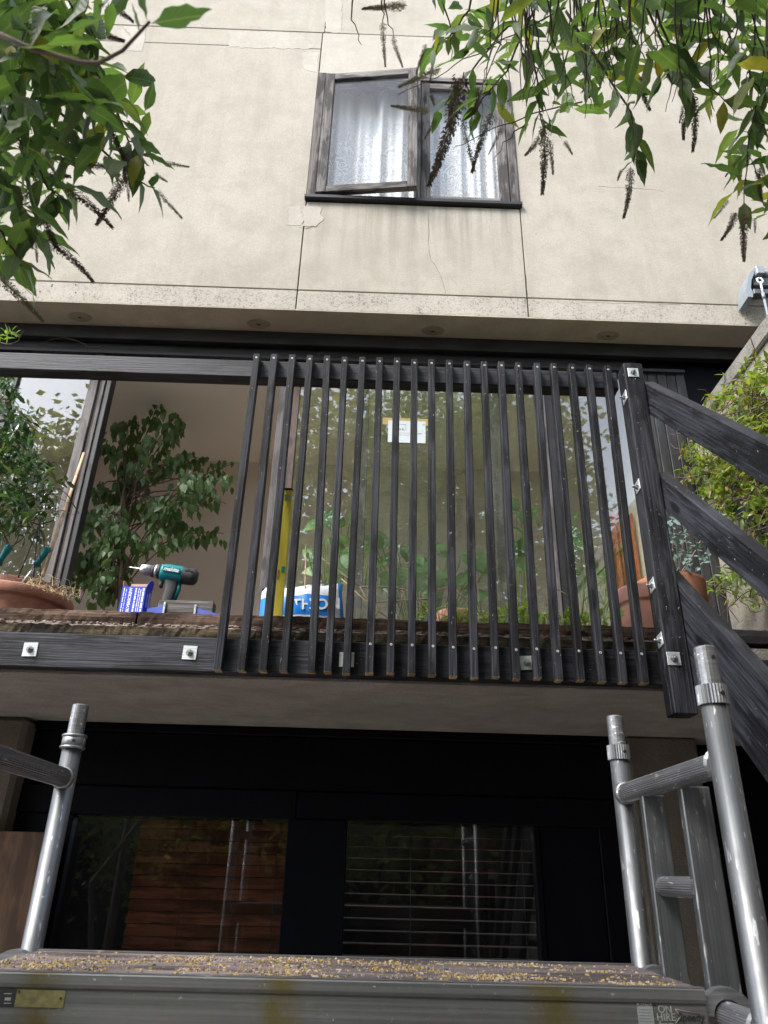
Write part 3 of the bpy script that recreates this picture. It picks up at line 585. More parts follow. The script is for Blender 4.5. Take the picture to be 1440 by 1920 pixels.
# living room
x0, x1, y0, y1, z0, z1 = -3.3, 1.68, YG+0.16, 5.3, ZDECK+0.01, ZR-0.02
def quad(name, vs, mat): m = MB(); m.add(vs, [(0, 1, 2, 3)]); return m.build(name, mat, house)
quad('room_wall', [(x0, y1, z0), (x1, y1, z0), (x1, y1, z1), (x0, y1, z1)], M_ROOM); quad('room_wall', [(x0, y0, z0), (x0, y1, z0), (x0, y1, z1), (x0, y0, z1)], M_ROOM)
quad('room_wall', [(x1, y0, z0), (x1, y1, z0), (x1, y1, z1), (x1, y0, z1)], M_CEIL); quad('room_ceiling', [(x0, y0-0.06, z1), (x1, y0-0.06, z1), (x1, y1, z1), (x0, y1, z1)], M_CEIL); quad('room_floor', [(x0, y0-0.06, z0), (x1, y0-0.06, z0), (x1, y1, z0), (x0, y1, z0)], M_FLOOR)
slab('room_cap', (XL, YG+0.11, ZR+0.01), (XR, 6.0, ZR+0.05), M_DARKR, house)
# balcony slab
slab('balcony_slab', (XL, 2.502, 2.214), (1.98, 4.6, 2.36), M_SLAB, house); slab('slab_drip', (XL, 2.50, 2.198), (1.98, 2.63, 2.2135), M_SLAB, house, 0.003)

# lower floor: black joinery, panes with slatted blinds, piers
def lx(x, y): return py(x, y, YL).x
def lz(x, y): return py(x, y, YL).z
ZL0 = 0.0; zt = 2.213
a0, a1 = lx(118, 1640), lx(533, 1640); b0, b1 = lx(648, 1640), lx(1004, 1640); c0, c1 = lx(1012, 1640), lx(1130, 1640)
zw1, zw2 = lz(330, 1531), lz(820, 1543)
pL = lx(48, 1450); pR = lx(1178, 1450)
slab('pier', (-3.4, YL-0.10, 0), (pL, YL+0.25, zt), M_PIER, house, 0.02); slab('pier', (pR, YL-0.04, 0), (pR+0.32, YL+0.3, zt), M_PIER, house, 0.01)
slab('lower_wall', (pR+0.32, YL+0.15, 0), (3.6, YL+0.35, zt), M_LOWJ, house)
for i in range(3): 
    xa = lx(104, 1700)-0.72+i*0.24; slab('ply_board', (xa, YL-0.13-0.002*i, 0.25), (xa+0.236, YL-0.105, lz(60, 1562)), M_OPANEL, house, 0.002, 'z')
zh = min(zw1, zw2)
slab('header_board', (pL, YL+0.0, zh+0.12), (pR, YL+0.05, zt-0.04), M_LOWJ, house, 0.004); slab('header_rail', (pL, YL-0.015, zt-0.038), (pR, YL+0.05, zt), M_LOWJ, house, 0.004)
slab('window_head', (pL, YL-0.012, zw1+0.0), (a1+0.03, YL+0.05, zh+0.118), M_LOWJ, house, 0.004); slab('window_head', (a1+0.032, YL-0.008, zw2), (pR, YL+0.05, zh+0.116), M_LOWJ, house, 0.004)
slab('window_mullion', (pL, YL-0.006, 0.9), (a0, YL+0.05, zw1-0.001), M_LOWJ, house, 0.003, 'z'); slab('window_mullion', (a1, YL-0.02, 0.9), (b0, YL+0.06, zw2-0.001), M_LOWJ, house, 0.004, 'z'); slab('window_mullion', (b1, YL-0.006, 0.9), (c0+0.01, YL+0.05, zw2-0.001), M_LOWJ, house, 0.003, 'z'); slab('window_mullion', (c1, YL-0.006, 0.9), (pR, YL+0.05, zw2-0.001), M_LOWJ, house, 0.003, 'z')
slab('lower_panel', (pL, YL-0.004, 0.0), (pR, YL+0.05, 0.898), M_LOWJ, house, 0.003)
slab('lower_panel', (c0+0.011, YL+0.005, 0.9), (c1-0.001, YL+0.05, zw2-0.001), M_LOWJ, house, 0.003, 'z')  # black board in place of a dark pane; the darkness is in its colour
slab('light_stop_backing', (pL, YL+0.0505, zh-0.01), (pR, YL+0.06, zt), M_LOWJ, house)  # unseen board added to stop light leaking between the window heads
for xa, xb, zz in ((a0, a1, zw1), (b0, b1, zw2)):
    m = MB(); m.box((xa-0.004, YL+0.02, 0.9), (xb+0.004, YL+0.026, zz)); m.build('pane', M_GLASSL, house)
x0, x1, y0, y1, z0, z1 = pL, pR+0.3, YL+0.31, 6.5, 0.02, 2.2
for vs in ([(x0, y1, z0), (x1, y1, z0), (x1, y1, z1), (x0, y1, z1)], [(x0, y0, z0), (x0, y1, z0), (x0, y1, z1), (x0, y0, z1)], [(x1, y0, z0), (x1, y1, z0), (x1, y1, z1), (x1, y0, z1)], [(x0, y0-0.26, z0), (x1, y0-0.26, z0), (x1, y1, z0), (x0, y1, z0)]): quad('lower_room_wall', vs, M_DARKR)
def blind(xa, xb, zt_, tilt, label, zb=0.95, step=0.0465):
    b = thing('slatted_blind', label, 'blind', ((xa+xb)/2, YL+0.1, zt_), 'terracotta slatted blinds'); k = 0; z = zt_-0.012
    me = boxmesh(xb-xa, 0.048, 0.0028, M_SLAT, 0.0)
    while z > zb:
        place('slat', me, Matrix.Translation(((xa+xb)/2, YL+0.1, z)) @ Matrix.Rotation(tilt, 4, 'X'), b); z -= step; k += 1
    for u in (0.34, 0.93): rod('cord', (xa+(xb-xa)*u, YL+0.072, zb), (xa+(xb-xa)*u, YL+0.072, zt_), 0.002, M_INK, b, 6)
blind(py(250, 1640, YL+0.1).x, py(538, 1640, YL+0.1).x, py(400, 1540, YL+0.1).z, RAD(62), 'reddish slatted blind with closed slats in the left lower window')
blind(py(648, 1640, YL+0.1).x, py(1003, 1640, YL+0.1).x, py(820, 1549, YL+0.1).z+0.012, RAD(2), 'slatted blind with open flat slats in the right lower window')

# party wall on the right with its rough coping
XW = 1.955
ztop = pxx(1330, 742, XW).z
pw = thing('garden_wall', 'rough grey boundary wall with coping beside the stair', 'wall', (XW+0.1, 1.5, 0))
slab('wall_body', (XW+0.012, -6, 0), (XW+0.24, YG-0.012, ztop-0.11), M_PWALL, pw); slab('coping', (XW-0.012, -6, ztop-0.108), (XW+0.27, YG-0.014, ztop), M_COPE, pw, 0.012, 'y')
# ------------------------------------------------------------------ balustrade
YR = YB+0.04
bal = thing('balcony_balustrade', 'black stained timber balustrade of vertical battens on the balcony edge', 'balustrade', (0.2, YB, 2.2))
PX0, PX1 = 0.972, 1.048
zr1, zr0 = 3.491, 3.406
beam('top_rail', (-2.3, YR+0.031, (zr0+zr1)/2), (PX0, YR+0.031, (zr0+zr1)/2), 0.062, zr1-zr0, M_RAIL, bal, bev=0.005)
zf1, zf0 = 2.324, 2.206
fj = py(648, 1240, YR).x
fb = beam('edge_beam', (-2.3, YR+0.024, (zf0+zf1)/2), (fj-0.001, YR+0.024, (zf0+zf1)/2), 0.048, zf1-zf0, M_RAIL, bal, bev=0.004)
fb2 = beam('edge_beam', (fj+0.001, YR+0.024, (zf0+zf1)/2), (1.04, YR+0.024, (zf0+zf1)/2), 0.048, zf1-zf0, M_BLACK, bal, bev=0.004)
tops = [481.7, 514.4, 548.5, 581.5, 613.7, 646.7, 680.1, 712.3, 745, 777.6, 809.5, 842.8, 876, 908.3, 940.3, 972.5, 1007, 1038.6, 1072.7, 1104.8, 1139.8]
bots = [406.7, 451.7, 492.2, 531.2, 583.7, 614.5, 649, 692.5, 732.2, 772, 811.3, 850.7, 890.8, 930.9, 969.8, 1009.9, 1049.7, 1091.1, 1131.3, 1171, 1211.1]
scr = MB(); scr.lathe([(0.0, -0.0012), (0.0018, -0.001), (0.0024, 0.0008), (0.0042, 0.0006), (0.0045, -0.001)], 12); scrm = scr.mesh('screw', M_BOLT2, True)
TOW = Matrix.Rotation(RAD(90), 4, 'X')       # lathe axis z -> -y
for i, (tx, bx) in enumerate(zip(tops, bots)):
    k = i/20; yt = 662.5+21*k+random.uniform(-1.2, 1.2); yb = 1255+24*k+random.uniform(-2, 2)
    t = py(tx, yt, YB); b = py(bx, yb, YB)
    off = Vector((0, 0.019, 0))
    w = 0.0265+random.uniform(-0.0012, 0.0012)
    o = beam('baluster', b+off, t+off, w, 0.0375, M_BLACK, bal, up=(0, -1, 0), bev=0.0025, end=M_CUT)
    d = (t-b).normalized(); s = t-d*0.022
    place('screw', scrm, Matrix.Translation((s.x, YB-0.0003, s.z)) @ TOW, o)
    if i >= 7: s = b+d*0.098; place('screw', scrm, Matrix.Translation((s.x+random.uniform(-.002, .002), YB-0.0003, s.z)) @ TOW, o)
YP = YB-0.037
post = slab('post', (PX0, YP, 2.098), (PX1, YR-0.001, 3.482), M_BLACK, bal, 0.004, 'z')
def plate(c, nrm, parent, s=0.047, rot=0.0):
    """square washer with a bolt end, lying against a face"""
    n = Vector(nrm); z = n; x = Vector((0, 0, 1)).cross(z).normalized(); y = z.cross(x)
    M = Matrix(((x.x, y.x, z.x, c[0]), (x.y, y.y, z.y, c[1]), (x.z, y.z, z.z, c[2]), (0, 0, 0, 1))) @ Matrix.Rotation(rot, 4, 'Z')
    p = place('square_washer', boxmesh(s, s, 0.003, M_ZINC, 0.0006), M @ Matrix.Translation((0, 0, 0.0017)), parent)
    m = MB(); m.lathe([(0.0, 0.0125), (0.009, 0.0125), (0.0098, 0.0115), (0.0098, 0.0032)], 6); m.lathe([(0.0, 0.022), (0.0042, 0.022), (0.005, 0.021), (0.005, 0.012)], 12); m.lathe([(0.0125, 0.0032), (0.0125, 0.0048), (0.004, 0.0049)], 18)
    m.build('nut', M_BOLT, p if WM.get(p.name) else None, M)
plate(py(57, 1218, YR), (0, -1, 0), bal, rot=0.03); plate(py(356, 1224, YR), (0, -1, 0), bal, rot=-0.02); plate(py(650, 1237, YR), (0, -1, 0), bal, s=0.05); plate(py(988, 1243, YR), (0, -1, 0), bal, rot=0.05)
plate(py(1187, 699, YP), (0, -1, 0), bal, s=0.042); plate(py(1263, 1235, YP), (0, -1, 0), bal, s=0.044)
for q in ((1169, 745), (1189, 912), (1214, 1097), (1224, 1200)):
    c = py(*q, YP+0.03); plate((PX0, c.y, c.z), (-1, 0, 0), bal, s=0.044, rot=0.1)

# ------------------------------------------------------------------ stair running down towards the viewer
XS = PX1+0.003
st = thing('timber_stair', 'black stained timber stair with two handrails descending from the balcony', 'stair', (1.4, 0.6, 0))
def inclined(name, xa, xb, top0, top1, vert, y_end, mat, parent, y_top=None):
    """a sloping board between planes xa..xb whose top edge runs through two pixels"""
    A = pxx(*top0, xa); B = pxx(*top1, xa); sl = (B.z-A.z)/(B.y-A.y)
    ang = math.atan(sl); h = vert*math.cos(ang)
    yt = A.y if y_top is None else y_top
    f = lambda y: A.z+(y-A.y)*sl
    up = Vector((0, -math.sin(ang), math.cos(ang)))
    p0 = Vector(((xa+xb)/2, yt, f(yt)))-up*h/2; p1 = Vector(((xa+xb)/2, y_end, f(y_end)))-up*h/2
    return beam(name, p0, p1, xb-xa, h, mat, parent, up=up, bev=0.004), f
inclined('handrail', XS, XS+0.046, (1205, 715), (1440, 833), 0.155, 0.15, M_STAIR, st)
inclined('middle_rail', XS, XS+0.046, (1230, 885), (1440, 1052), 0.146, 0.15, M_STAIR, st)
A = pxx(1262, 1085, XS); B = pxx(1440, 1285, XS); sl = (B.z-A.z)/(B.y-A.y); f = lambda y: A.z+(y-A.y)*sl
vt = 0.325
def stringer(xa, xb):
    ya = YR-0.01; yb = ya-(f(ya)-vt*0.6)/sl
    prof = [(A.y+0.05, f(A.y+0.05)), (0.12, f(0.12)), (0.12, 0.004), (0.28, 0.004), (2.235, f(2.235)-vt), (A.y+0.05, f(2.235)-vt+0.12)]
    c = Vector(((xa+xb)/2, 1.2, 1.3)); ang = math.atan(sl)
    Mx = Matrix.Translation(c) @ Matrix.Rotation(RAD(90), 4, 'Z') @ Matrix.Rotation(-ang, 4, 'Y'); inv = Mx.inverted()
    m = MB(); n = len(prof); vs = [inv @ Vector((xa, y, z)) for y, z in prof]+[inv @ Vector((xb, y, z)) for y, z in prof]
    m.add(vs, [tuple(range(n)), tuple(range(2*n-1, n-1, -1))]+[(i, (i+1) % n, n+(i+1) % n, n+i) for i in range(n)])
    return m.build('stringer', M_STAIR, st, Mx)
stringer(XS, XS+0.046); stringer(1.84, 1.886)
k = 0
for i in range(1, 12):
    z = ZDECK-0.2*i; y = YR-0.02-0.2*i
    slab('tread', (XS+0.048, y-0.03, z-0.032), (1.838, y+0.2, z), M_JOIN, st, 0.004)
slab('lower_post', (XS-0.002, 0.02, 0.001), (XS+0.05, 0.118, 1.6), M_BLACK, st, 0.004, 'z')
wr, _ = inclined('wall_handrail', 1.80, 1.845, (1372, 928), (1440, 985), 0.12, 0.15, M_STAIR, st)

# ------------------------------------------------------------------ old deck on the balcony
deck = thing('balcony_deck', 'rotten dark timber deck boards along the balcony edge', 'deck', (0, 2.6, 2.36))
def rough(name, x0, x1, ya, yb, za, zb, mat, amp, n=None, seed=0):
    rnd = random.Random(seed); n = n or int((x1-x0)/0.014); sec = [(ya, za), (ya-0.002, (za+zb)/2), (ya+0.002, zb-0.004), (ya+0.008, zb), ((ya+yb)/2, zb), (yb, zb), (yb, za), ((ya+yb)/2, za)]
    cx, cy, cz = (x0+x1)/2, (ya+yb)/2, (za+zb)/2; vs = []; dr = 0
    for i in range(n+1):
        dr = dr*0.8+rnd.uniform(-1, 1)*amp
        for k, (y, z) in enumerate(sec):
            vs.append((x0+(x1-x0)*i/n-cx, y-cy+rnd.uniform(-amp, amp)*(k < 4)+dr*0.4, z-cz+(dr+rnd.uniform(-amp, amp))*(k in (2, 3, 4))*0.7+rnd.uniform(-amp, amp)*(k in (0, 7))))
    s = len(sec); m = MB(); m.add(vs, [(i*s+j, i*s+(j+1) % s, (i+1)*s+(j+1) % s, (i+1)*s+j) for i in range(n) for j in range(s)]+[tuple(range(s)), tuple(n*s+j for j in range(s))])
    return m.build(name, mat, deck, Matrix.Translation((cx, cy, cz)))
xj = py(258, 1148, 2.53).x
rough('edge_board', -2.3, xj-0.003, 2.53, 2.63, 2.392, 2.438, M_ROT, 0.0018, seed=1); rough('edge_board', xj+0.003, 1.03, 2.532, 2.63, 2.392, 2.438, M_ROT, 0.0018, seed=2); rough('edge_board', 1.10, 1.94, 2.52, 2.63, 2.385, 2.435, M_JOIN, 0.001, seed=8)
rough('bearer', -2.3, 1.03, 2.497, 2.60, 2.31, 2.374, M_ROT2, 0.003, seed=3)
fb_ = MB(); rnd = random.Random(4)
for i in range(900):
    x = rnd.uniform(-2.2, 1.02); y = rnd.uniform(2.495, 2.54); z = 2.377+rnd.uniform(0, 0.007); l = rnd.uniform(0.01, 0.05); a = rnd.uniform(-0.2, 0.2); h = rnd.uniform(0.001, 0.0025)
    fb_.add([(x, y, z-h), (x+l, y+a*l, z-h+rnd.uniform(-.003, .004)), (x+l, y+a*l, z+h), (x, y, z+h*2), (x+l/2, y-0.004, z+h)], [(0, 1, 2, 3), (0, 4, 2), (3, 4, 0)])
tag(fb_.build('rot_fibres', M_FIBRE, deck), kind='stuff')
rough('fibre_bed', -2.3, 1.03, 2.505, 2.53, 2.368, 2.380, M_FIBRE, 0.002, seed=5)
for i in range(10): slab('deck_board', (-2.5, 2.635+i*0.12, 2.392), (1.94, 2.635+i*0.12+0.113, 2.43), M_ROT, deck, 0.003)

# ------------------------------------------------------------------ scaffold tower
XTL, XTR, YT0, YT1, ZP = -0.805, 0.69, 1.48, 2.10, 1.44
def frame(x, label, ztop0, ztop1, ladder):
    t = thing('scaffold_section', label, 'scaffold', (x, (YT0+YT1)/2, 0), 'scaffold end frames')
    for y, z in ((YT0, ztop0), (YT1, ztop1)):
        p = rod('upright', (x, y, 0.06), (x, y, z-0.118), 0.0254, M_ALU, t, 28)
        rod('collar', (x, y, z-0.118), (x, y, z-0.080), 0.0305, M_ALUW, p, 28, ribs=30 if ladder else 0)
        m = MB(); m.tube([(x, y, z-0.081), (x, y, z-0.002), (x, y, z)], [0.0222, 0.0222, 0.0205], 20 if ladder else 24); m.build('spigot', M_ALUW, p, smooth=False)
        for zz in ((z-0.099, 0.0305), (z-0.025, 0.0222)):
            if zz[1] > 0.03 or y == YT0:
                a = RAD(-75 if ladder else -70); c = Vector((x+math.cos(a)*zz[1], y+math.sin(a)*zz[1], zz[0])); n = Vector((math.cos(a), math.sin(a), 0))
                h = MB(); h.tube([c-n*0.004, c+n*0.0012], 0.0045, 12); h.build('pin_hole', M_INK, p)
        if not ladder:
            for zz in (z-0.084, z-0.114): q = MB(); q.lathe([(0.0305, zz-0.003), (0.033, zz-0.002), (0.033, zz+0.002), (0.0305, zz+0.003)], 28); q.build('collar_ring', M_ALUW, p, Matrix.Translation((x, y, 0)), True)
        f_ = MB(); f_.lathe([(0.0, 0.0), (0.05, 0.0), (0.05, 0.012), (0.026, 0.02), (0.026, 0.06), (0.0, 0.06)], 18); f_.build('foot', M_DGREY, p, Matrix.Translation((x, y, 0.049)))
    zs = (1.828, 1.395, 0.93, 0.47)
    for z in zs:
        rg = rod('rung', (x, YT0+0.022, z), (x, YT1-0.022, z), 0.0245, M_ALUW, t, ribs=34)
        for y, s in ((YT0+0.026, 1), (YT1-0.026, -1)):
            w = MB(); w.tube([(x, y-0.004*s, z), (x, y+0.005*s, z)], [0.031, 0.0255], 24); w.build('weld', M_ALUW, rg, smooth=True)
    if ladder:
        for ya, pxs in ((1.93, (1214, 1258)), (1.72, (1290, 1346))):
            xa, xb = py(pxs[0], 1600, ya).x, py(pxs[1], 1600, ya).x
            slab('ladder_stile', (xa, ya-0.012, 0.3), (xb, ya+0.012, 1.809), M_ALUF, t, 0.0025, 'z')
        for z in (py(1262, 1663, 1.85).z, 1.2, 0.75): rod('ladder_rung', (0.703, 1.71, z), (0.703, 1.93, z), 0.0215, M_ALUW, t, ribs=26)
    return t
zt0, zt1 = py(1338, 1215, YT0).z, py(1152, 1343, YT1).z
frame(XTR, 'right aluminium scaffold end frame with built-in ladder and ribbed rungs', zt0, zt1, True)
frame(XTL, 'left aluminium scaffold end frame with a single ribbed rung', zt0, py(143, 1322, YT1).z, False)
plat = thing('scaffold_platform', 'scaffold platform with worn ply deck and aluminium side beams, sprinkled with wood chips', 'platform', (-0.08, 1.83, ZP-0.1))
xpa, xpb = XTL+0.045, XTR-0.045; yp0, yp1 = pz(620, 1836, ZP).y, pz(620, 1794, ZP).y
dk = slab('ply_deck', (xpa, yp0+0.012, ZP-0.014), (py(560, 1800, 1.8).x-0.0015, yp1-0.012, ZP-0.002), M_PLY, plat, 0.0); slab('ply_deck', (py(560, 1800, 1.8).x+0.0015, yp0+0.012, ZP-0.014), (xpb, yp1-0.012, ZP-0.002), M_PLY, plat, 0.0)
def sidebeam(y, s):
    prof = [(0.012, 0.0), (-0.002, 0.0), (-0.005, -0.003), (-0.006, -0.018), (-0.004, -0.024), (-0.001, -0.026), (-0.001, -0.088), (-0.013, -0.094), (-0.013, -0.104), (0.012, -0.104), (0.012, -0.098), (0.006, -0.09), (0.006, -0.02), (0.012, -0.016)]
    m = MB(); n = len(prof); l = (xpb-xpa)/2
    m.add([(-l, a*s, b) for a, b in prof]+[(l, a*s, b) for a, b in prof], [(i, (i+1) % n, n+(i+1) % n, n+i) for i in range(n)]+[tuple(range(n)), tuple(range(n, 2*n))])
    return m.build('side_beam', M_BEAM, plat, Matrix.Translation(((xpa+xpb)/2, y, ZP)))
b0_ = sidebeam(yp0, 1); sidebeam(yp1, -1)
lip = MB(); lip.box((xpa, yp0-0.003, ZP+0.0002), (xpb, yp0+0.010, ZP+0.0016)); lip.build('worn_edge', M_ALUW, plat); lip = MB(); lip.box((xpa, yp1-0.010, ZP+0.0002), (xpb, yp1+0.003, ZP+0.0016)); lip.build('worn_edge', M_ALUW, plat)
for x, s in ((xpa, -1), (xpb, 1)):          # hooks over the rungs
    for y in (yp0+0.02, yp1-0.02):
        m = MB(); cx, cz = s*0.045, -0.045; N_ = 10; pts = []
        for i in range(N_+1):
            a = math.pi*(1-i/N_) if s > 0 else math.pi*i/N_
            pts.append((cx+math.cos(a)*0.050, cz+math.sin(a)*0.047, cx+math.cos(a)*0.029, cz+math.sin(a)*0.028))
        vs = [(p[0], -0.013, p[1]) for p in pts]+[(p[2], -0.013, p[3]) for p in pts]+[(p[0], 0.013, p[1]) for p in pts]+[(p[2], 0.013, p[3]) for p in pts]; k = N_+1
        fs = []
        for i in range(N_): fs += [(i, i+1, k+i+1, k+i), (2*k+i, 2*k+i+1, 3*k+i+1, 3*k+i), (i, i+1, 2*k+i+1, 2*k+i), (k+i, k+i+1, 3*k+i+1, 3*k+i)]
        m.add(vs, fs); m.build('hook', M_ALUW, plat, Matrix.Translation((x, y, ZP)))
# markings on the web of the front beam
yw = yp0-0.0016
def lab(x, y): p = py(x, y, yw); return p
def decal(name, pa, pb, mat, dy=0.0):
    a, b = lab(*pa), lab(*pb); m = MB(); m.box((a.x, yw-0.0006-dy, a.z), (b.x, yw-dy, b.z)); return m.build(name, mat, plat)
decal('caution_label', (1193, 1878), (1228, 1928), M_PALEINK); text('caution_text', 'CAUTION', 0.0085, facing(lab(1210, 1883)+Vector((0, -0.001, 0))), M_INK, plat)
for i in range(6): decal('label_line', (1197, 1891+i*5.5), (1224-3*(i % 2), 1893+i*5.5), M_GREYINK, 0.0008)
text('on_text', 'ON', 0.017, facing(lab(1247, 1893)), M_PALEINK, plat); text('hire_text', 'HIRE', 0.017, facing(lab(1249, 1908)), M_PALEINK, plat); text('from_text', 'from', 0.014, facing(lab(1250, 1921)), M_PALEINK, plat)
text('speedy_text', 'Speedy', 0.017, facing(lab(1296, 1908)), M_INK, plat, bold=0.0004)
for pa, pb in (((1266, 1892), (1276, 1906)), ((1276, 1906), (1266, 1920)), ((1266, 1892), (1306, 1900))):
    a, b = lab(*pa), lab(*pb); rod('chevron_line', (a.x, yw-0.0004, a.z), (b.x, yw-0.0004, b.z), 0.0006, M_PALEINK, plat, 6)
decal('dark_sticker', (-14, 1853), (26, 1888), M_INK)
for pa, pb in (((8, 1862), (22, 1864)), ((10, 1870), (20, 1876)), ((8, 1880), (21, 1882))): decal('pictogram', pa, pb, M_PALEINK, 0.0008)
M_TAG = simple('brass_tag', (0.19, 0.165, 0.07), 0.55, 0.1, 0.35, 70)
decal('brass_tag', (32, 1855), (118, 1890), M_TAG)
for q in ((36, 1859), (114, 1872)): c = lab(*q); m = MB(); m.tube([c+Vector((0, 0.001, 0)), c+Vector((0, -0.002, 0))], 0.0022, 8); m.build('rivet', M_INK, plat)
# worn yellow paint on the beam: soft blotches at fixed places along it
nt = M_BEAM.node_tree; N, L = nt.nodes.new, nt.links.new; b_ = nt.nodes['Principled BSDF']; src = b_.inputs['Base Color'].links[0].from_socket
gp = N('ShaderNodeNewGeometry'); sx_ = N('ShaderNodeSeparateXYZ'); L(gp.outputs['Position'], sx_.inputs[0]); nz_ = noise(N, L, gp.outputs['Position'], 38, 5, 0.65)
for q, hw in ((75, 0.05), (525, 0.05), (1035, 0.06)):
    sb = N('ShaderNodeMath'); sb.operation = 'SUBTRACT'; sb.inputs[1].default_value = lab(q, 1870).x; L(sx_.outputs['X'], sb.inputs[0]); ab_ = N('ShaderNodeMath'); ab_.operation = 'ABSOLUTE'; L(sb.outputs[0], ab_.inputs[0])
    fa = N('ShaderNodeMath'); fa.operation = 'MULTIPLY'; L(mapr(N, L, ab_.outputs[0], hw*0.25, hw, 0.85, 0), fa.inputs[0]); L(mapr(N, L, nz_, 0.3, 0.6, 0.25, 1), fa.inputs[1])
    src = mix(N, L, fa.outputs[0], src, (0.13, 0.10, 0.018))
L(src, b_.inputs['Base Color'])
# wood chips lying on the deck
ch = [MB(), MB(), MB()]; rnd = random.Random(11); cen = [(rnd.uniform(xpa+0.05, xpb-0.1), rnd.uniform(yp0+0.04, yp1-0.05), rnd.choice((0.012, 0.02, 0.035, 0.09))) for _ in range(60)]
for i in range(6500):
    if rnd.random() < 0.85: c = rnd.choice(cen); x = rnd.gauss(c[0], c[2]); y = rnd.gauss(c[1], c[2]*0.45)
    else: x, y = rnd.uniform(xpa, xpb), rnd.uniform(yp0, yp1)
    if not (xpa+0.01 < x < xpb-0.01 and yp0+0.015 < y < yp1-0.015) : continue
    l = 0.0006+0.0045*rnd.random()**3.5; w = l*rnd.uniform(0.3, 0.9); a = rnd.uniform(0, 6.3); h = rnd.uniform(0.0004, 0.0026); c, s = math.cos(a), math.sin(a); z = ZP-0.0018
    P = lambda u, v, zz: (x+c*u-s*v, y+s*u+c*v, zz)
    ch[0 if rnd.random() < 0.34 else rnd.choice((1, 1, 2))].add([P(-l, -w, z), P(l, -w, z), P(l, w, z), P(-l, w, z), P(-l*0.8, -w*0.7, z+h), P(l*0.8, -w*0.8, z+h*rnd.uniform(.5, 2)), P(l*0.8, w*0.7, z+h), P(-l*0.8, w*0.8, z+h*rnd.uniform(.5, 2))], [(4, 5, 6, 7), (0, 1, 5, 4), (1, 2, 6, 5), (2, 3, 7, 6), (3, 0, 4, 7)])
for m, mat in zip(ch, (simple('chip_yellow', (0.45, 0.31, 0.09), 0.9, 0, 0.4, 120), simple('chip_pale', (0.42, 0.35, 0.27), 0.9, 0, 0.3, 120), simple('chip_brown', (0.16, 0.10, 0.075), 0.9, 0, 0.4, 120))):
    tag(m.build('wood_chips', mat, None), {'chip_yellow': 'yellow wood chips strewn over the platform', 'chip_pale': 'pale wood dust strewn over the platform', 'chip_brown': 'brown wood crumbs strewn over the platform'}[mat.name], 'wood chips', None, 'stuff')
# ------------------------------------------------------------------ things on the deck
def pot(cx, cy, z0, r, h, mat, label, soil=True):
    t = thing('plant_pot', label, 'plant pot', (cx, cy, z0), 'terracotta pots on the balcony'); rb = r*0.72
    m = MB(); m.lathe([(0.0, 0.0), (rb, 0.0), (rb+0.004, 0.006), (r*0.9, h*0.70), (r*0.905, h*0.74), (r*0.97, h*0.755), (r*0.985, h*0.77), (r, h*0.96), (r*0.99, h*0.995), (r*0.965, h), (r*0.93, h*0.985), (r*0.90, h*0.86), (0.0, h*0.86)], 44)
    m.build('pot_body', mat, t, Matrix.Translation((cx, cy, z0)), True)
    if soil: s = MB(); s.lathe([(r*0.905, h*0.865), (r*0.5, h*0.885), (0.0, h*0.89)], 30); s.build('soil', M_SOIL, t, Matrix.Translation((cx, cy, z0)))
    return t
cA = py(12, 1085, 2.68); pot(cA.x-0.06, 2.91, 2.431, 0.225, cA.z-2.431, M_TERRA, 'wide scuffed terracotta pot with dry grass at the left end of the deck')
cB = py(0, 1068, 3.15); pot(cB.x+0.0, 3.40, 2.431, 0.2, cB.z-2.431, M_TERRA, 'terracotta pot rim showing behind the wide scuffed pot')
cC = py(1196, 1088, 2.72); pot(cC.x+0.06, 2.84, 2.431, 0.11, cC.z-2.431, M_TERRAP, 'pale pink terracotta pot behind the last battens')
cD = py(1300, 1072, 3.2); pot(py(1283, 1100, 3.2).x, 3.36, 2.431, 0.165, cD.z-2.431, M_TERRAD, 'dark stained terracotta pot beside the stair head')
cE = py(830, 1140, 2.95); pot(cE.x+0.06, 3.0, 2.431, 0.085, py(830, 1143, 2.95).z-2.431, M_TERRAP, 'low terracotta pot among weeds behind the middle battens')

# dry grass in the wide pot
gr = MB(); rnd = random.Random(5)
for i in range(150):
    b = Vector((cA.x+rnd.gauss(0.10, 0.06), 2.80+rnd.gauss(0, 0.05), cA.z-0.02)); d = Vector((rnd.uniform(-1, 1), rnd.uniform(-1, 0.5), rnd.uniform(0.3, 1.3))).normalized()*rnd.uniform(0.03, 0.075)
    gr.tube([b, b+d*0.6+Vector((0, 0, 0.006)), b+d+Vector((d.x*0.4, 0, -0.01))], [0.0013, 0.001, 0.0005], 4)
tag(gr.build('dry_grass', M_STRAW), 'tuft of dry straw coloured grass in the wide terracotta pot', 'grass', None, 'stuff')

# wire plant support
ws = thing('wire_support', 'dark wire plant support with three prongs standing in the left pot', 'plant support', py(75, 1085, 2.86))
J = py(73, 984, 2.86)
for pts in ([(34, 1083), (73, 988)], [(63, 1083), (71, 988)], [(76, 1085), (73, 985)]): rod('leg', py(*pts[0], 2.86 if pts[0][0] != 63 else 2.93), py(*pts[1], 2.86), 0.0025, M_WIRE, ws, 8)
for pts in ([(73, 984), (44, 974), (45, 960), (50, 925)], [(73, 984), (101, 976), (103, 966), (107, 930)], [(75, 986), (81, 990), (83, 960), (88, 938)]):
    m = MB(); m.tube([py(x, y, 2.86+0.05*(i > 0 and pts[-1][0] == 88)) for i, (x, y) in enumerate(pts)], 0.0026, 8); m.build('prong', M_WIRE, ws, smooth=True)

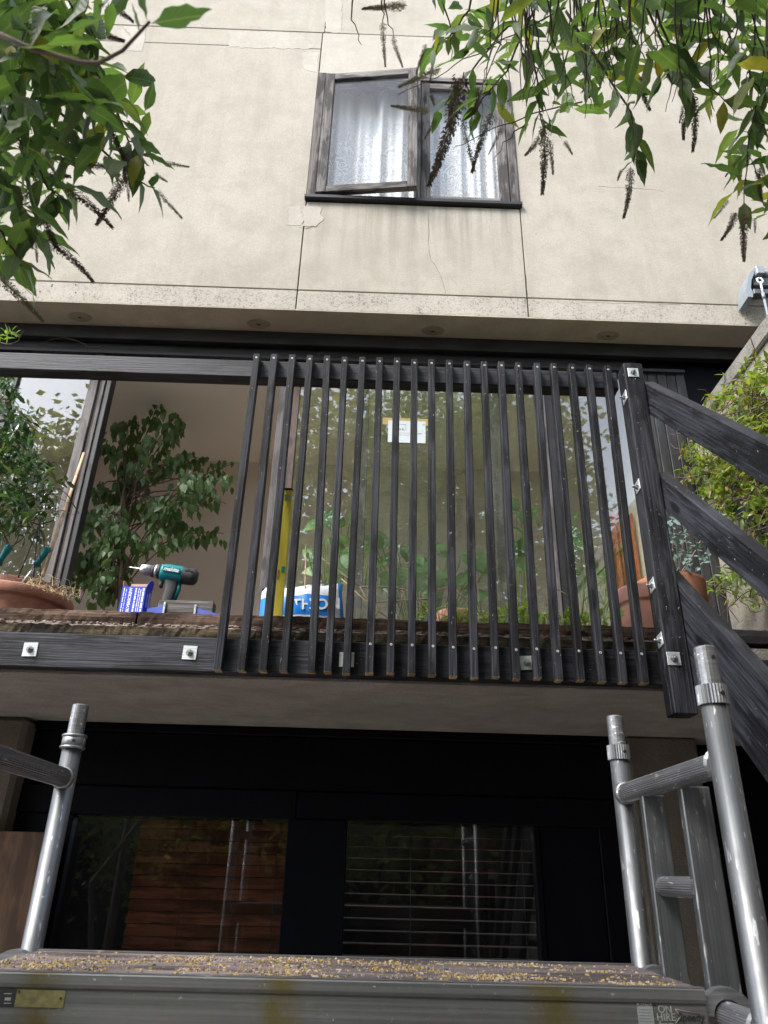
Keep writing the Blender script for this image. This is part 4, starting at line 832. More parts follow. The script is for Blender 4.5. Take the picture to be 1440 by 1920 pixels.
cane = thing('bamboo_cane', 'pale bamboo cane leaning from the left pot against the door frame', 'cane', py(80, 1078, 2.88))
c0, c1 = py(80, 1080, 2.88), py(157, 850, YG-0.035); rod('cane_shaft', c0, c1, 0.0075, M_CANE, cane, 10)
for u in (0.25, 0.5, 0.76): p = c0.lerp(c1, u); d = (c1-c0).normalized(); rod('cane_node', p-d*0.004, p+d*0.004, 0.0084, M_CANE, cane, 10)
# garden shears: two teal handles standing in the pot
sh = thing('garden_shears', 'garden shears with teal handles stuck upright in the left pot', 'shears', py(60, 1085, 3.0))
for a, b in (((-4, 1058), (19, 1022)), ((68, 1060), (92, 1026))):
    p, q = py(*a, 3.0), py(*b, 3.0); d = q-p; m = MB(); m.tube([p, p+d*0.25, p+d*0.6, p+d*0.9, q], [0.017, 0.013, 0.015, 0.018, 0.010], 14); m.build('handle', M_TEAL, sh, smooth=True)
    e = p-d*0.22; rod('shank', e-d*0.8, p, 0.010, M_STEEL, sh, 10)

# loose wire under the eaves
m = MB(); m.tube([py(x, y, YG-0.07) for x, y in ((83, 655), (77, 645), (95, 637), (118, 632), (140, 638), (158, 645), (165, 651), (180, 650), (192, 648))], [0.0016]*9, 6)
tag(m.build('loose_wire', M_TWIGB), 'thin loose wire drooping below the eaves at left', 'wire')

# carton of screws
bc = py(250, 1143, 2.585); ca = RAD(4); CM = Matrix.Translation((bc.x, 2.592, 2.4395)) @ Matrix.Rotation(-ca, 4, 'Z')
cb = thing('screw_carton', 'blue and white screw carton with open flaps on the board', 'box', (bc.x, 2.592, 2.4395))
w, d, h, t = 0.088, 0.062, 0.102, 0.0014
m = MB(); m.box((-w/2, -d/2, 0), (w/2, -d/2+t, h)); m.box((-w/2, d/2-t, 0), (w/2, d/2, h)); m.box((-w/2, -d/2+t, 0), (-w/2+t, d/2-t, h)); m.box((w/2-t, -d/2+t, 0), (w/2, d/2-t, h)); m.box((-w/2+t, -d/2+t, 0), (w/2-t, d/2-t, t))
body = m.build('carton_body', M_BLUE, cb, CM)
m = MB(); m.box((-w/2+0.002, -0.0008, 0), (w/2-0.002, 0.0008, 0.036)); m.build('back_flap', M_KRAFT, cb, CM @ Matrix.Translation((0, d/2-0.002, h)) @ Matrix.Rotation(RAD(-14), 4, 'X'))
def sideflap(s, mat):
    m = MB(); pts = [(0, -d/2+0.003), (0, d/2-0.003)]+[(0.034*math.sin(a), (d/2-0.003)*math.cos(a)) for a in [math.pi*i/10 for i in range(1, 10)]]
    vs = [(-0.0007, y, z) for z, y in pts]+[(0.0007, y, z) for z, y in pts]; n = len(pts); m.add(vs, [tuple(range(n)), tuple(range(2*n-1, n-1, -1))]+[(i, (i+1) % n, n+(i+1) % n, n+i) for i in range(n)])
    m.build('side_flap', mat, cb, CM @ Matrix.Translation((s*(w/2-0.001), 0, h)) @ Matrix.Rotation(RAD(16*s), 4, 'Y'))
sideflap(-1, M_KRAFT); sideflap(1, M_BLUE)
R90 = Matrix.Rotation(RAD(90), 4, 'X')
def oncarton(x, z, rot=0): return CM @ Matrix.Translation((x, -d/2-0.0006, z)) @ R90 @ Matrix.Rotation(rot, 4, 'Z')
text('carton_lettering', 'SILVERSCREW', 0.0152, oncarton(-0.011, 0.05, RAD(90)), M_WHITE, cb, bold=0.0005)
for x, ww in ((-0.036, 0.003), (-0.028, 0.002), (0.008, 0.006), (0.019, 0.003), (0.026, 0.003), (0.036, 0.007)):
    m = MB(); z = 0.006; rnd = random.Random(int(x*1000))
    while z < h-0.012: l = rnd.uniform(0.006, 0.02); m.box((x-ww/2, -d/2-0.0009, z), (x+ww/2, -d/2-0.0001, min(z+l, h-0.006))); z += l+0.0025
    m.build('carton_print', M_WHITE, cb, CM)
SM = CM @ Matrix.Translation((w/2+0.0006, 0, 0)) @ Matrix.Rotation(RAD(90), 4, 'Z') @ R90
text('carton_lettering', 'INSULATED', 0.010, SM @ Matrix.Translation((-0.008, 0.055, 0)) @ Matrix.Rotation(RAD(90), 4, 'Z'), M_WHITE, cb, shear=0.2)
for y in (0.010, 0.021): m = MB(); m.box((w/2+0.0001, y-0.002, 0.008), (w/2+0.0009, y+0.002, h-0.01)); m.build('carton_print', M_WHITE, cb, CM)

# cordless drill
dc = py(310, 1074, 2.665); DM = Matrix.Translation(dc) @ Matrix.Rotation(RAD(180+6), 4, 'Z') @ Matrix.Rotation(RAD(-5.5), 4, 'Y')
dr = thing('cordless_drill', 'teal and black cordless drill standing behind the blue carton', 'drill', (dc.x, 2.665, 2.4395))
RX = Matrix.Rotation(RAD(90), 4, 'Y')
def dl(name, prof, mat, n=22, sq=(1, 1)):
    m = MB(); m.lathe(prof, n); return m.build(name, mat, dr, DM @ RX @ Matrix.Diagonal((sq[0], sq[1], 1, 1)), True)
dl('motor_housing', [(0.0, -0.125), (0.018, -0.124), (0.028, -0.115), (0.031, -0.10), (0.0315, -0.045)], M_DGREY, sq=(1.08, 1)); dl('front_housing', [(0.0318, -0.066), (0.033, -0.05), (0.0335, -0.02), (0.031, 0.01), (0.026, 0.018), (0.0, 0.018)], M_TEAL, sq=(1.08, 1))
dl('gear_ring', [(0.0, 0.017), (0.027, 0.018), (0.028, 0.027), (0.0, 0.0275)], M_DGREY); dl('clutch_ring', [(0.0, 0.0275), (0.0285, 0.028), (0.0285, 0.037), (0.0, 0.0375)], M_STEEL); dl('gear_ring', [(0.0, 0.037), (0.026, 0.0375), (0.0245, 0.05), (0.0, 0.051)], M_DGREY)
dl('chuck', [(0.0, 0.05), (0.0215, 0.051), (0.022, 0.078), (0.017, 0.092), (0.009, 0.097), (0.0, 0.098)], M_STEEL); dl('drill_bit', [(0.0032, 0.09), (0.0032, 0.118), (0.0022, 0.119), (0.0018, 0.136), (0.0, 0.139)], M_STEEL, 10)
hb = MB(); secs = [(0.0, 0.0, 0.030, 0.019), (-0.008, -0.04, 0.024, 0.017), (-0.004, -0.09, 0.022, 0.0165), (0.006, -0.135, 0.026, 0.018), (0.010, -0.158, 0.034, 0.026)]; N_ = 16; vs = []
for x, z, a, b in secs: vs += [(x-0.03+a*math.copysign(abs(math.cos(2*math.pi*j/N_))**0.7, math.cos(2*math.pi*j/N_)), b*math.copysign(abs(math.sin(2*math.pi*j/N_))**0.7, math.sin(2*math.pi*j/N_)), z-0.02) for j in range(N_)]
hb.add(vs, [(i*N_+j, i*N_+(j+1) % N_, (i+1)*N_+(j+1) % N_, (i+1)*N_+j) for i in range(len(secs)-1) for j in range(N_)]); hb.build('grip', M_DGREY, dr, DM, True)
m = MB(); m.tube([(-0.062, 0, -0.03), (-0.064, 0, -0.06), (-0.058, 0, -0.11)], [0.009, 0.010, 0.008], 10); m.build('grip_spine', M_TEAL, dr, DM, True)
place('battery', boxmesh(0.105, 0.062, 0.045, M_DGREY, 0.008, seg=2), DM @ Matrix.Translation((-0.02, 0, -0.20)), dr)
m = MB(); m.tube([(0.003, 0, -0.036), (0.006, 0, -0.05), (0.0, 0, -0.062)], [0.008, 0.0095, 0.006], 10); m.build('trigger', M_DGREY, dr, DM, True)
place('name_plate', boxmesh(0.066, 0.002, 0.019, M_TEAL, 0.0008), DM @ Matrix.Translation((-0.026, 0.0352, 0.004)), dr)
# the drill's local +y faces the viewer
text('drill_lettering', 'makita', 0.021, DM @ Matrix.Translation((-0.026, 0.0366, 0.004)) @ Matrix.Rotation(RAD(180), 4, 'Z') @ R90, M_WHITE, dr, shear=0.25, bold=0.0005)
for i in range(3): place('vent_slot', boxmesh(0.010, 0.003, 0.0035, M_INK, 0), DM @ Matrix.Translation((-0.082-0.010*i, 0.0315, 0.012+0.004*(i % 2))), dr)

# blue mitre guide with a timber offcut
oc = py(350, 1141, 2.585)
mg = thing('mitre_guide', 'blue plastic guide with metal clips lying under a grey offcut', 'tool', (oc.x, 2.585, 2.4395))
x0, x1 = py(281, 1140, 2.575).x, py(413, 1140, 2.575).x; xa, xb = py(310, 1140, 2.575).x, py(368, 1140, 2.575).x
def wing(xo, xi, hi, ho):
    m = MB(); m.add([(xo, 2.552, 2.4395), (xi, 2.552, 2.4395), (xi, 2.552, 2.4395+hi), (xo, 2.552, 2.4395+ho), (xo, 2.62, 2.4395), (xi, 2.62, 2.4395), (xi, 2.62, 2.4395+hi), (xo, 2.62, 2.4395+ho)], [(0, 1, 2, 3), (4, 5, 6, 7), (0, 1, 5, 4), (3, 2, 6, 7), (0, 3, 7, 4), (1, 2, 6, 5)]); m.build('wing', M_BLUEP, mg)
wing(x0, xa+0.002, 0.032, 0.016); wing(x1, xb+0.002, 0.026, 0.004); slab('guide_base', (xa-0.004, 2.553, 2.4393), (xb, 2.619, 2.444), M_DGREY, mg)
for x, hh in ((xa+0.003, 0.043), (xb+0.003, 0.036)): slab('clip', (x-0.004, 2.5475, 2.4395), (x+0.004, 2.5515, 2.4395+hh), M_STEEL, mg, 0.0008)
of = beam('timber_offcut', (py(300, 1130, 2.575).x, 2.58, 2.4685), (py(403, 1130, 2.575).x, 2.58, 2.4685), 0.05, 0.047, M_GREYW, None, bev=0.002)
tag(of, 'short grey weathered timber offcut resting on the blue guide', 'offcut')

# spirit level
lv = thing('spirit_level', 'yellow spirit level standing upright behind the battens', 'spirit level', (py(520, 1148, 2.55).x, 2.57, 2.44))
l0 = Vector((py(520, 1149, 2.555).x, 2.565, 2.4395)); l1 = py(540.5, 916, 2.466)
up = Vector((0, -1, 0)); LM = frameM(l0, l1, up); ln = (l1-l0).length
beam('level_body', l0.lerp(l1, 0.006), l0.lerp(l1, 0.982), 0.035, 0.02, M_YELL, lv, up=(0, -1, 0), bev=0.0015); beam('end_cap', l0.lerp(l1, 0.983), l1, 0.036, 0.021, M_INK, lv, up=(0, -1, 0), bev=0.0015)
place('vial_window', boxmesh(0.022, 0.018, 0.0012, M_STEEL, 0), LM @ Matrix.Translation((ln*0.42, 0, 0.0107)), lv); place('vial_window', boxmesh(0.024, 0.012, 0.0012, M_VIAL, 0), LM @ Matrix.Translation((-ln*0.14, -0.008, 0.0107)), lv)
text('level_lettering', 'PRO 600', 0.010, LM @ Matrix.Translation((-ln*0.18, 0.008, 0.0108)), M_INK, lv)

# printed plastic bag
bg0, bg1 = py(484, 1150, 2.72).x, py(649, 1150, 2.72).x; zb = 2.432; ztp = py(600, 1094, 2.72).z
bag = thing('plastic_bag', 'white and blue printed plastic bag slumped behind the battens', 'bag', ((bg0+bg1)/2, 2.74, zb))
m = MB(); nx, nz = 24, 12; rnd = random.Random(3); W_ = bg1-bg0; H_ = ztp-zb; mi = []
def bagp(u, v, s):
    bul = (math.sin(math.pi*min(1, max(0, u)))**0.5)*(math.sin(math.pi*min(1, max(0, v)))**0.5)
    x = bg0+W_*u*(1-0.10*v) + 0.0*v; x = bg0+W_*(u*(1-0.03*v)+0.01*v) - (0.06*W_*v*(u > 0.5)*(u-0.5)*2)
    z = zb+H_*v*(0.90+0.14*u+0.02*math.sin(u*14))
    return Vector((x, 2.74-s*0.045*bul+0.004*math.sin(u*31+v*9)*s*bul, z))
for s in (1, -1):
    vs = [bagp(i/nx, j/nz, s) for j in range(nz+1) for i in range(nx+1)]; o = len(m.v); m.v += [tuple(v) for v in vs]
    for j in range(nz):
        for i in range(nx):
            a = o+j*(nx+1)+i; m.f.append((a, a+1, a+nx+2, a+nx+1)); u, v = (i+0.5)/nx, (j+0.5)/nz
            m.mi.append(1 if (0.30 < v < 0.76 and u < 0.86) or (u > 0.955) or (u < 0.05 and v < 0.5) else 0)
m.build('bag_body', [M_BAG, M_BAGB], bag, smooth=True)
def onbag(u, v): p = bagp(u, v, 1); return facing(p+Vector((0, -0.004, 0)), (1, -0.0, 0.07), (0, 0, 1))
text('bag_lettering', 'ITHI', 0.060, onbag(0.50, 0.53), M_WHITE, bag, bold=0.0012); text('bag_lettering', 'ON', 0.060, onbag(0.82, 0.55), M_WHITE, bag, bold=0.0012)
text('bag_lettering', 'CE', 0.013, onbag(0.86, 0.36), M_WHITE, bag); text('bag_lettering', 'LL-1 ALL-', 0.022, onbag(0.50, 0.12), M_GREYINK, bag, ext=0.0002); text('bag_lettering', 'SPR', 0.024, onbag(0.80, 0.20), M_GREYINK, bag, ext=0.0002)

# notice taped to the glass
na, nb_ = py(728, 788, YG+0.017), py(798, 831, YG+0.017)
nt_ = thing('paper_notice', 'white printed envelope taped to the glass behind the battens', 'notice', ((na.x+nb_.x)/2, YG+0.018, nb_.z))
m = MB(); m.box((na.x, YG+0.0178, nb_.z), (nb_.x, YG+0.0188, na.z)); m.build('sheet', M_PAPER, nt_)
m = MB(); m.box((na.x-0.035, YG+0.0189, na.z-0.03), (nb_.x+0.025, YG+0.0196, na.z+0.02)); m.build('tape', M_TAPE, nt_)
def nl(u0, u1, v, h, mat=M_GREYINK):
    m = MB(); W_ = nb_.x-na.x; m.box((na.x+W_*u0, YG+0.0170, na.z-(na.z-nb_.z)*v-h), (na.x+W_*u1, YG+0.0176, na.z-(na.z-nb_.z)*v)); m.build('printed_line', mat, nt_)
nl(0.28, 0.47, 0.16, 0.002); nl(0.28, 0.47, 0.42, 0.002); nl(0.465, 0.475, 0.16, 0.04); nl(0.28, 0.29, 0.16, 0.04); nl(0.30, 0.34, 0.36, 0.012); nl(0.37, 0.41, 0.34, 0.016); nl(0.28, 0.62, 0.64, 0.003, M_STEMP); nl(0.28, 0.9, 0.56, 0.0015); nl(0.92, 0.98, 0.13, 0.003); nl(0.92, 0.98, 0.18, 0.003); nl(0.72, 0.88, 0.58, 0.002)

# awning box at the right edge, with its crank rod
aw = thing('awning', 'grey awning box with crank rod at the right edge of the wall', 'awning', py(1420, 545, YU-0.05))
def ap(x, y, Y=YU-0.14): return py(x, y, Y)
pr_ = [ap(1408, 508), ap(1402, 520), ap(1400.5, 540), ap(1403, 556), ap(1412, 557), ap(1412, 548), ap(1408, 540), ap(1409, 525), ap(1414, 513), ap(1414, 506)]
n = len(pr_); m = MB(); m.add(pr_+[v+Vector((0.0, 0.13, 0)) for v in pr_], [tuple(range(n)), tuple(range(2*n-1, n-1, -1))]+[(i, (i+1) % n, n+(i+1) % n, n+i) for i in range(n)]); m.build('end_cap', M_AWN, aw)
a = ap(1424, 515, YU-0.09); rod('roller', a+Vector((-0.03, 0, -0.015)), a+Vector((0.9, 0, -0.015)), 0.05, M_AWND, aw, 24)
a = ap(1418, 548); slab('front_bar', (a.x-0.02, a.y-0.012, a.z-0.02), (a.x+0.95, a.y+0.03, a.z+0.02), M_AWND, aw, 0.004)
slab('gear_box', (ap(1415, 510).x, YU-0.165, ap(1415, 517).z), (ap(1429, 510).x, YU-0.10, ap(1415, 503).z), M_AWN, aw, 0.004); slab('bracket', (ap(1411, 510).x, YU-0.12, ap(1411, 530).z), (ap(1445, 510).x, YU-0.002, ap(1411, 512).z), M_AWND, aw, 0.004)
e = ap(1425, 526, YU-0.17); m = MB(); N_ = 16
m.tube([e+Vector((0.017*math.cos(2*math.pi*i/N_), 0, 0.022*math.sin(2*math.pi*i/N_))) for i in range(N_+1)], 0.005, 8); m.build('eye', M_WHITE, aw, smooth=True)
rod('eye_pin', e+Vector((0, 0, 0.02)), e+Vector((0, 0.03, 0.04)), 0.006, M_WHITE, aw, 10)
q = ap(1447, 625, YU-0.17); c = e+Vector((0, 0, -0.012)); rod('crank_hook', c, c.lerp(q, 0.25), 0.006, M_WHITE, aw, 10); rod('crank_ferrule', c.lerp(q, 0.22), c.lerp(q, 0.34), 0.010, M_AWN, aw, 10); rod('crank_rod', c.lerp(q, 0.3), c+(q-c)*1.35, 0.007, M_AWN, aw, 10)

# orange sheet inside the right pane, standing in for orange foliage and its reflection
m = MB(); N_ = 30; xa, xb = py(1140, 1050, 4.25).x, py(1200, 1050, 4.25).x-0.12; za, zb_ = 2.45, py(1160, 962, 4.25).z
top = [(xa+(xb+0.12-xa)*i/N_, 4.25+0.02*math.sin(i*1.1), zb_+0.01*math.sin(i*0.9)) for i in range(N_+1)]; bot = [(x, y+0.03*math.sin(x*40), za) for x, y, z in top]
m.add(top+bot, [(i, i+1, N_+2+i, N_+1+i) for i in range(N_)]); tag(m.build('orange_stand_in', M_ORANGE, smooth=True), 'orange sheet indoors behind the right pane, standing in for orange foliage and its reflection', 'cloth')
# ------------------------------------------------------------------ plants
def spikemesh(seed, mat, rad=0.12, n=900):
    rnd = random.Random(seed); m = MB(); bend = rnd.uniform(-0.08, 0.08)
    C = lambda t: Vector((t, bend*math.sin(t*3), -0.06*t*t))
    m.tube([C(i/6) for i in range(7)], [0.008]*6+[0.003], 5)
    for i in range(n):
        t = rnd.uniform(0.02, 1.0)**0.9; a = rnd.uniform(0, 6.283); r = rad*(1.05-0.8*t)*rnd.uniform(0.25, 1.2); c = C(t)
        d = Vector((rnd.uniform(0.0, 0.7), math.cos(a), math.sin(a))).normalized(); e = c+d*r; s = rad*0.125*rnd.uniform(0.7, 1.3); o = d.orthogonal().normalized(); q = d.cross(o)
        g_ = (d+Vector((rnd.uniform(0, 0.8), 0, 0))).normalized(); L_ = rad*rnd.uniform(0.22, 0.42); wv = rad*rnd.uniform(0.05, 0.09)
        m.add([e-g_*L_*0.5, e+o*wv, e+g_*L_*0.5, e-o*wv], [(0, 1, 2, 3)]); m.add([e-g_*L_*0.5, e+q*wv, e+g_*L_*0.5, e-q*wv], [(0, 1, 2, 3)])
        m.add([c, c+o*0.004, e], [(0, 1, 2)])
    return m.mesh('seed_spike', mat)
SPK = [spikemesh(i, M_SPIKE) for i in range(3)]; SPKG = [spikemesh(i+5, M_SPIKEG) for i in range(2)]; SPKT = [spikemesh(9, M_SPIKE, 0.12, 520)]
BUD = variants('leaf', M_BUD, LANCE, SP); BUDY = variants('leaf', M_BUDY, LANCE, SP[:2]); BUDM = BUD*3+BUDY[:1]

def shrub(label, base, trunks, twigs, spikes, polys, nfill, seed, rng, ymix, size):
    random.seed(seed)
    t = thing('overhanging_shrub', label, 'shrub', base, 'shrubs overhanging from above')
    for pts, r0, r1 in trunks:
        k = len(pts); m = MB(); m.tube(pts, [r0+(r1-r0)*i/(k-1) for i in range(k)], 9); m.build('stem', M_TRUNK, t, smooth=True)
    ms = BUD+BUDY; LV = Leaves(t, ms, M_BUDA, LANCE)
    def vi(): return len(BUD)+random.randrange(len(BUDY)) if random.random() < ymix else random.randrange(len(BUD))
    for pts, ra, rb, npairs, sz in twigs:
        P = [pr(x, y, ra+(rb-ra)*i/(len(pts)-1)) for i, (x, y) in enumerate(pts)]; k = len(P)
        S = []
        for i in range(k-1):
            for u in (0, 0.34, 0.67): S.append(P[i].lerp(P[i+1], u)+rv(0.004))
        S.append(P[-1]); n = len(S); m = MB(); m.tube(S, [(0.0034-0.0022*i/(n-1))*(1 if npairs else 0.62) for i in range(n)], 6); m.build('twig', M_TWIG, t, smooth=True)
        for j in range(npairs):
            u = 1-(j+0.2)/(npairs+0.5)*0.8; f_ = u*(n-1); i = min(n-2, int(f_)); p = S[i].lerp(S[i+1], f_-i); d = (S[i+1]-S[i]).normalized(); side = d.cross(rv()).normalized()
            for s in (1, -1):
                LV.add(p, d*0.6+side*s*0.75+Vector((0, 0, -0.45))+rv(0.25), Vector((0, -0.25, 1))+rv(0.5), sz*random.uniform(0.7, 1.1), vi())
    for P_, cnt in polys:
        for i in range(cnt):
            x, y = sample(P_); p = pr(x, y, random.uniform(*rng)); d = Vector((random.uniform(-1, 1), random.uniform(-0.7, 0.7), random.uniform(-1.0, 0.25)))
            LV.add(p, d, Vector((0, -0.3, 1))+rv(0.7), size*random.uniform(0.45, 1.25), vi())
    LV.finish()
    for (a, b, r, g_) in spikes:
        A, B = pr(*a, r), pr(*b, r*random.uniform(0.97, 1.03)); l = (B-A).length; mset = {0: SPK, 1: SPKG, 2: SPKT}[g_]
        kk = min(2.6, max(0.75, {0: 0.0125, 1: 0.011, 2: 0.008}[g_]*(0.6+l*3)/(l*0.12))); place('seed_spike', random.choice(mset), leafM(A, B-A, rv(), l) @ Matrix.Diagonal((1, kk, kk, 1)), t)
    return t, LV
# --- left
rl = (1.45, 2.25)
polyL = [(-60, -60), (225, -60), (215, 30), (205, 75), (235, 120), (250, 170), (285, 200), (280, 250), (235, 275), (215, 330), (150, 320), (110, 370), (85, 430), (30, 470), (-60, 500)]
polyL2 = [(-60, -60), (140, -60), (190, 120), (170, 230), (90, 300), (-60, 330)]
tw = [([(-120, -80), (0, 40), (110, 130), (180, 215)], 2.1, 1.8, 7, 0.10), ([(-80, -150), (60, -20), (140, 70), (190, 150)], 2.0, 1.75, 7, 0.10), ([(50, -120), (52, 0), (60, 60), (90, 140)], 1.7, 1.6, 5, 0.095), ([(-100, 60), (0, 150), (60, 230), (120, 300)], 1.9, 1.75, 6, 0.10),
      ([(-100, 200), (-20, 300), (40, 390), (70, 440)], 1.8, 1.7, 6, 0.09), ([(120, 60), (200, 170), (240, 260), (262, 290)], 1.95, 1.8, 5, 0.11), ([(80, 180), (190, 280), (255, 340), (290, 352)], 1.95, 1.8, 3, 0.075), ([(100, -100), (130, 0), (150, 50), (165, 90)], 1.9, 1.85, 4, 0.09), ([(-60, 120), (20, 240), (90, 350), (110, 370)], 1.75, 1.7, 4, 0.085), ([(-90, 330), (-10, 420), (25, 470), (40, 500)], 1.7, 1.65, 3, 0.08)]
spL = [((197, 13), (250, 40), 1.9, 0), ((165, 53), (232, 82), 1.85, 0), ((250, 148), (279, 162), 1.9, 2), ((188, 212), (238, 300), 1.75, 0), ((238, 285), (240, 345), 1.72, 0), ((237, 325), (176, 418), 1.72, 0), ((120, 350), (210, 425), 1.85, 0), ((82, 398), (114, 468), 1.8, 0), ((85, 448), (174, 527), 1.8, 0), ((-5, 515), (78, 606), 1.8, 1), ((292, 355), (342, 409), 1.95, 2), ((308, 306), (356, 313), 1.95, 2), ((290, 325), (313, 343), 1.9, 2), ((126, 238), (148, 330), 1.75, 0), ((238, 345), (244, 378), 1.75, 2), ((160, 310), (215, 322), 1.8, 0), ((90, 385), (116, 402), 1.8, 2), ((60, 340), (130, 330), 1.85, 0), ((30, 380), (80, 345), 1.8, 0), ((65, 445), (72, 492), 1.75, 2), ((5, 470), (30, 500), 1.75, 0), ((40, 240), (60, 330), 1.7, 0), ((140, 20), (150, 60), 1.8, 0)]
bl = Vector((-2.0, 0.35, 0.0))
trL = [([bl, bl+Vector((0.05, 0.1, 1.4)), bl+Vector((0.12, 0.35, 2.6)), pr(-120, -60, 2.15)], 0.045, 0.012), ([bl+Vector((0.1, 0, 0)), bl+Vector((-0.1, 0.3, 1.5)), pr(-140, 180, 2.0)], 0.03, 0.008)]
sl_, LVL = shrub('leafy shrub with brown seed spikes hanging in at the upper left', bl, trL, tw, spL, [(polyL, 250), (polyL2, 210)], 0, 21, rl, 0.03, 0.092)
random.seed(77)
# near, out-of-focus sprig of the same shrub
P = [pr(x, y, r) for x, y, r in ((-30, 50, 1.05), (60, 92, 1.0), (150, 117, 0.97), (185, 118, 0.95), (230, 95, 0.93), (270, 52, 0.92), (281, 40, 0.92))]
m = MB(); m.tube(P, [0.0028, 0.0026, 0.0024, 0.0022, 0.002, 0.0016, 0.0014], 8); m.build('twig', M_TWIGB, sl_, smooth=True)
for (x, y), (u, v), s, nn in (((285, 44), (371, 28), 0.062, (0.1, -0.2, 1)), ((276, 38), (262, -30), 0.05, (-1, -0.3, 0.3)), ((262, 62), (256, 38), 0.026, (1, -0.6, 0.3)), ((247, 70), (240, 62), 0.013, (0, -1, 0.5))):
    A, B = pr(x, y, 0.92), pr(u, v, 0.92); place('leaf', BUD[2], leafM(A, B-A, Vector(nn), s), sl_)
for (x, y), (u, v), s in (((85, 85), (150, 70), 0.055), ((130, 60), (165, 38), 0.035), ((150, 110), (70, 82), 0.06)):
    A, B = pr(x, y, 1.0), pr(u, v, 1.0); place('leaf', BUD[0], leafM(A, B-A, Vector((0, -0.6, 1)), s), sl_)
# --- right
rr = (1.9, 2.7)
polyR = [(800, -60), (800, 30), (815, 90), (850, 110), (870, 150), (850, 215), (900, 235), (960, 215), (985, 235), (1060, 225), (1090, 200), (1150, 225), (1200, 205), (1240, 150), (1310, 185), (1350, 205), (1390, 180), (1500, 190), (1500, -60)]
polyR2 = [(960, -60), (960, 120), (1130, 170), (1240, 120), (1440, 130), (1500, 130), (1500, -60)]
polyR3 = [(1385, 235), (1440, 215), (1500, 200), (1500, 420), (1440, 430), (1380, 395), (1360, 340), (1390, 300)]
tw = [([(1060, 15), (1000, 47), (945, 75), (870, 115), (820, 145), (745, 178)], 2.3, 2.0, 0, 0), ([(1090, 190), (1000, 215), (940, 235), (870, 270), (850, 280)], 2.3, 2.15, 0, 0), ([(1103, -60), (1098, 60), (1098, 150), (1097, 222)], 2.0, 1.9, 0, 0), ([(1215, -60), (1240, 50), (1290, 125), (1375, 205)], 2.1, 2.05, 2, 0.09), ([(1480, 100), (1440, 155), (1412, 215), (1403, 280), (1395, 390)], 2.2, 2.15, 7, 0.085),
      ([(1060, 20), (1130, 130), (1180, 200), (1192, 260), (1190, 300)], 2.2, 2.1, 6, 0.095), ([(1180, -50), (1230, 60), (1270, 130), (1298, 175)], 2.2, 2.15, 4, 0.1), ([(980, -60), (990, 80), (1010, 170), (1018, 240)], 2.2, 2.15, 6, 0.09), ([(900, -60), (880, 20), (850, 60), (815, 90)], 2.2, 2.15, 5, 0.085), ([(960, 40), (900, 110), (850, 170), (825, 205)], 2.3, 2.2, 4, 0.07), ([(1300, -60), (1360, 60), (1400, 130), (1432, 180)], 2.3, 2.2, 5, 0.09), ([(1010, 0), (950, 130), (905, 190), (885, 215)], 2.25, 2.2, 5, 0.08), ([(672, -40), (657, 25), (668, 60), (678, 84)], 2.1, 2.1, 0, 0), ([(715, -40), (718, 20), (718, 45)], 2.0, 2.0, 0, 0), ([(722, -40), (724, 30), (738, 72)], 2.0, 2.0, 0, 0), ([(990, 230), (965, 245), (945, 270), (924, 300)], 2.2, 2.2, 0, 0), ([(830, 0), (845, 60), (845, 115)], 2.0, 2.0, 0, 0)]
random.seed(5)
for i in range(60):
    x = random.uniform(930, 1460); y1 = random.uniform(90, 210); dx = random.uniform(-70, 70)
    tw.append(([(x, -60), (x+dx*0.3+random.uniform(-10, 10), y1*0.4), (x+dx*0.8, y1*0.8), (x+dx, y1)], random.uniform(1.9, 2.1), random.uniform(1.9, 2.1), 0, 0))
spR = [((1020, 232), (1022, 364), 2.05, 0), ((1012, 258), (987, 294), 2.05, 0), ((1031, 262), (1039, 328), 2.08, 2), ((1058, 265), (1075, 288), 2.1, 2), ((1182, 312), (1168, 409), 2.1, 0), ((1166, 318), (1156, 338), 2.1, 2), ((1297, 172), (1297, 285), 2.15, 0), ((1294, 198), (1280, 264), 2.15, 0), ((1282, 196), (1273, 232), 2.15, 2), ((1203, 142), (1217, 205), 2.2, 0), ((1398, 398), (1400, 489), 2.1, 0), ((1380, 398), (1355, 452), 2.1, 0), ((1367, 375), (1340, 410), 2.12, 2), ((1427, 312), (1427, 376), 2.15, 0), ((1414, 408), (1418, 436), 2.15, 2), ((1390, 292), (1358, 330), 2.2, 2),
       ((870, 135), (798, 345), 2.1, 0), ((862, 150), (840, 240), 2.12, 0), ((924, 210), (882, 322), 2.15, 0), ((868, 225), (886, 322), 2.15, 2), ((807, 209), (733, 202), 2.15, 1), ((828, 128), (746, 159), 2.1, 1), ((764, 10), (680, 21), 2.2, 1), ((799, 82), (778, 138), 2.1, 2), ((817, 222), (795, 262), 2.2, 2), ((718, 40), (720, 126), 2.0, 2), ((736, 68), (752, 126), 2.0, 2), ((900, 165), (884, 215), 2.2, 0), ((808, 178), (815, 195), 2.1, 2), ((1250, 110), (1262, 160), 2.3, 0), ((1095, 95), (1106, 150), 2.3, 0), ((815, 95), (806, 150), 2.15, 2), ((940, 240), (918, 290), 2.2, 2)]
br_ = Vector((2.45, 0.3, 0))
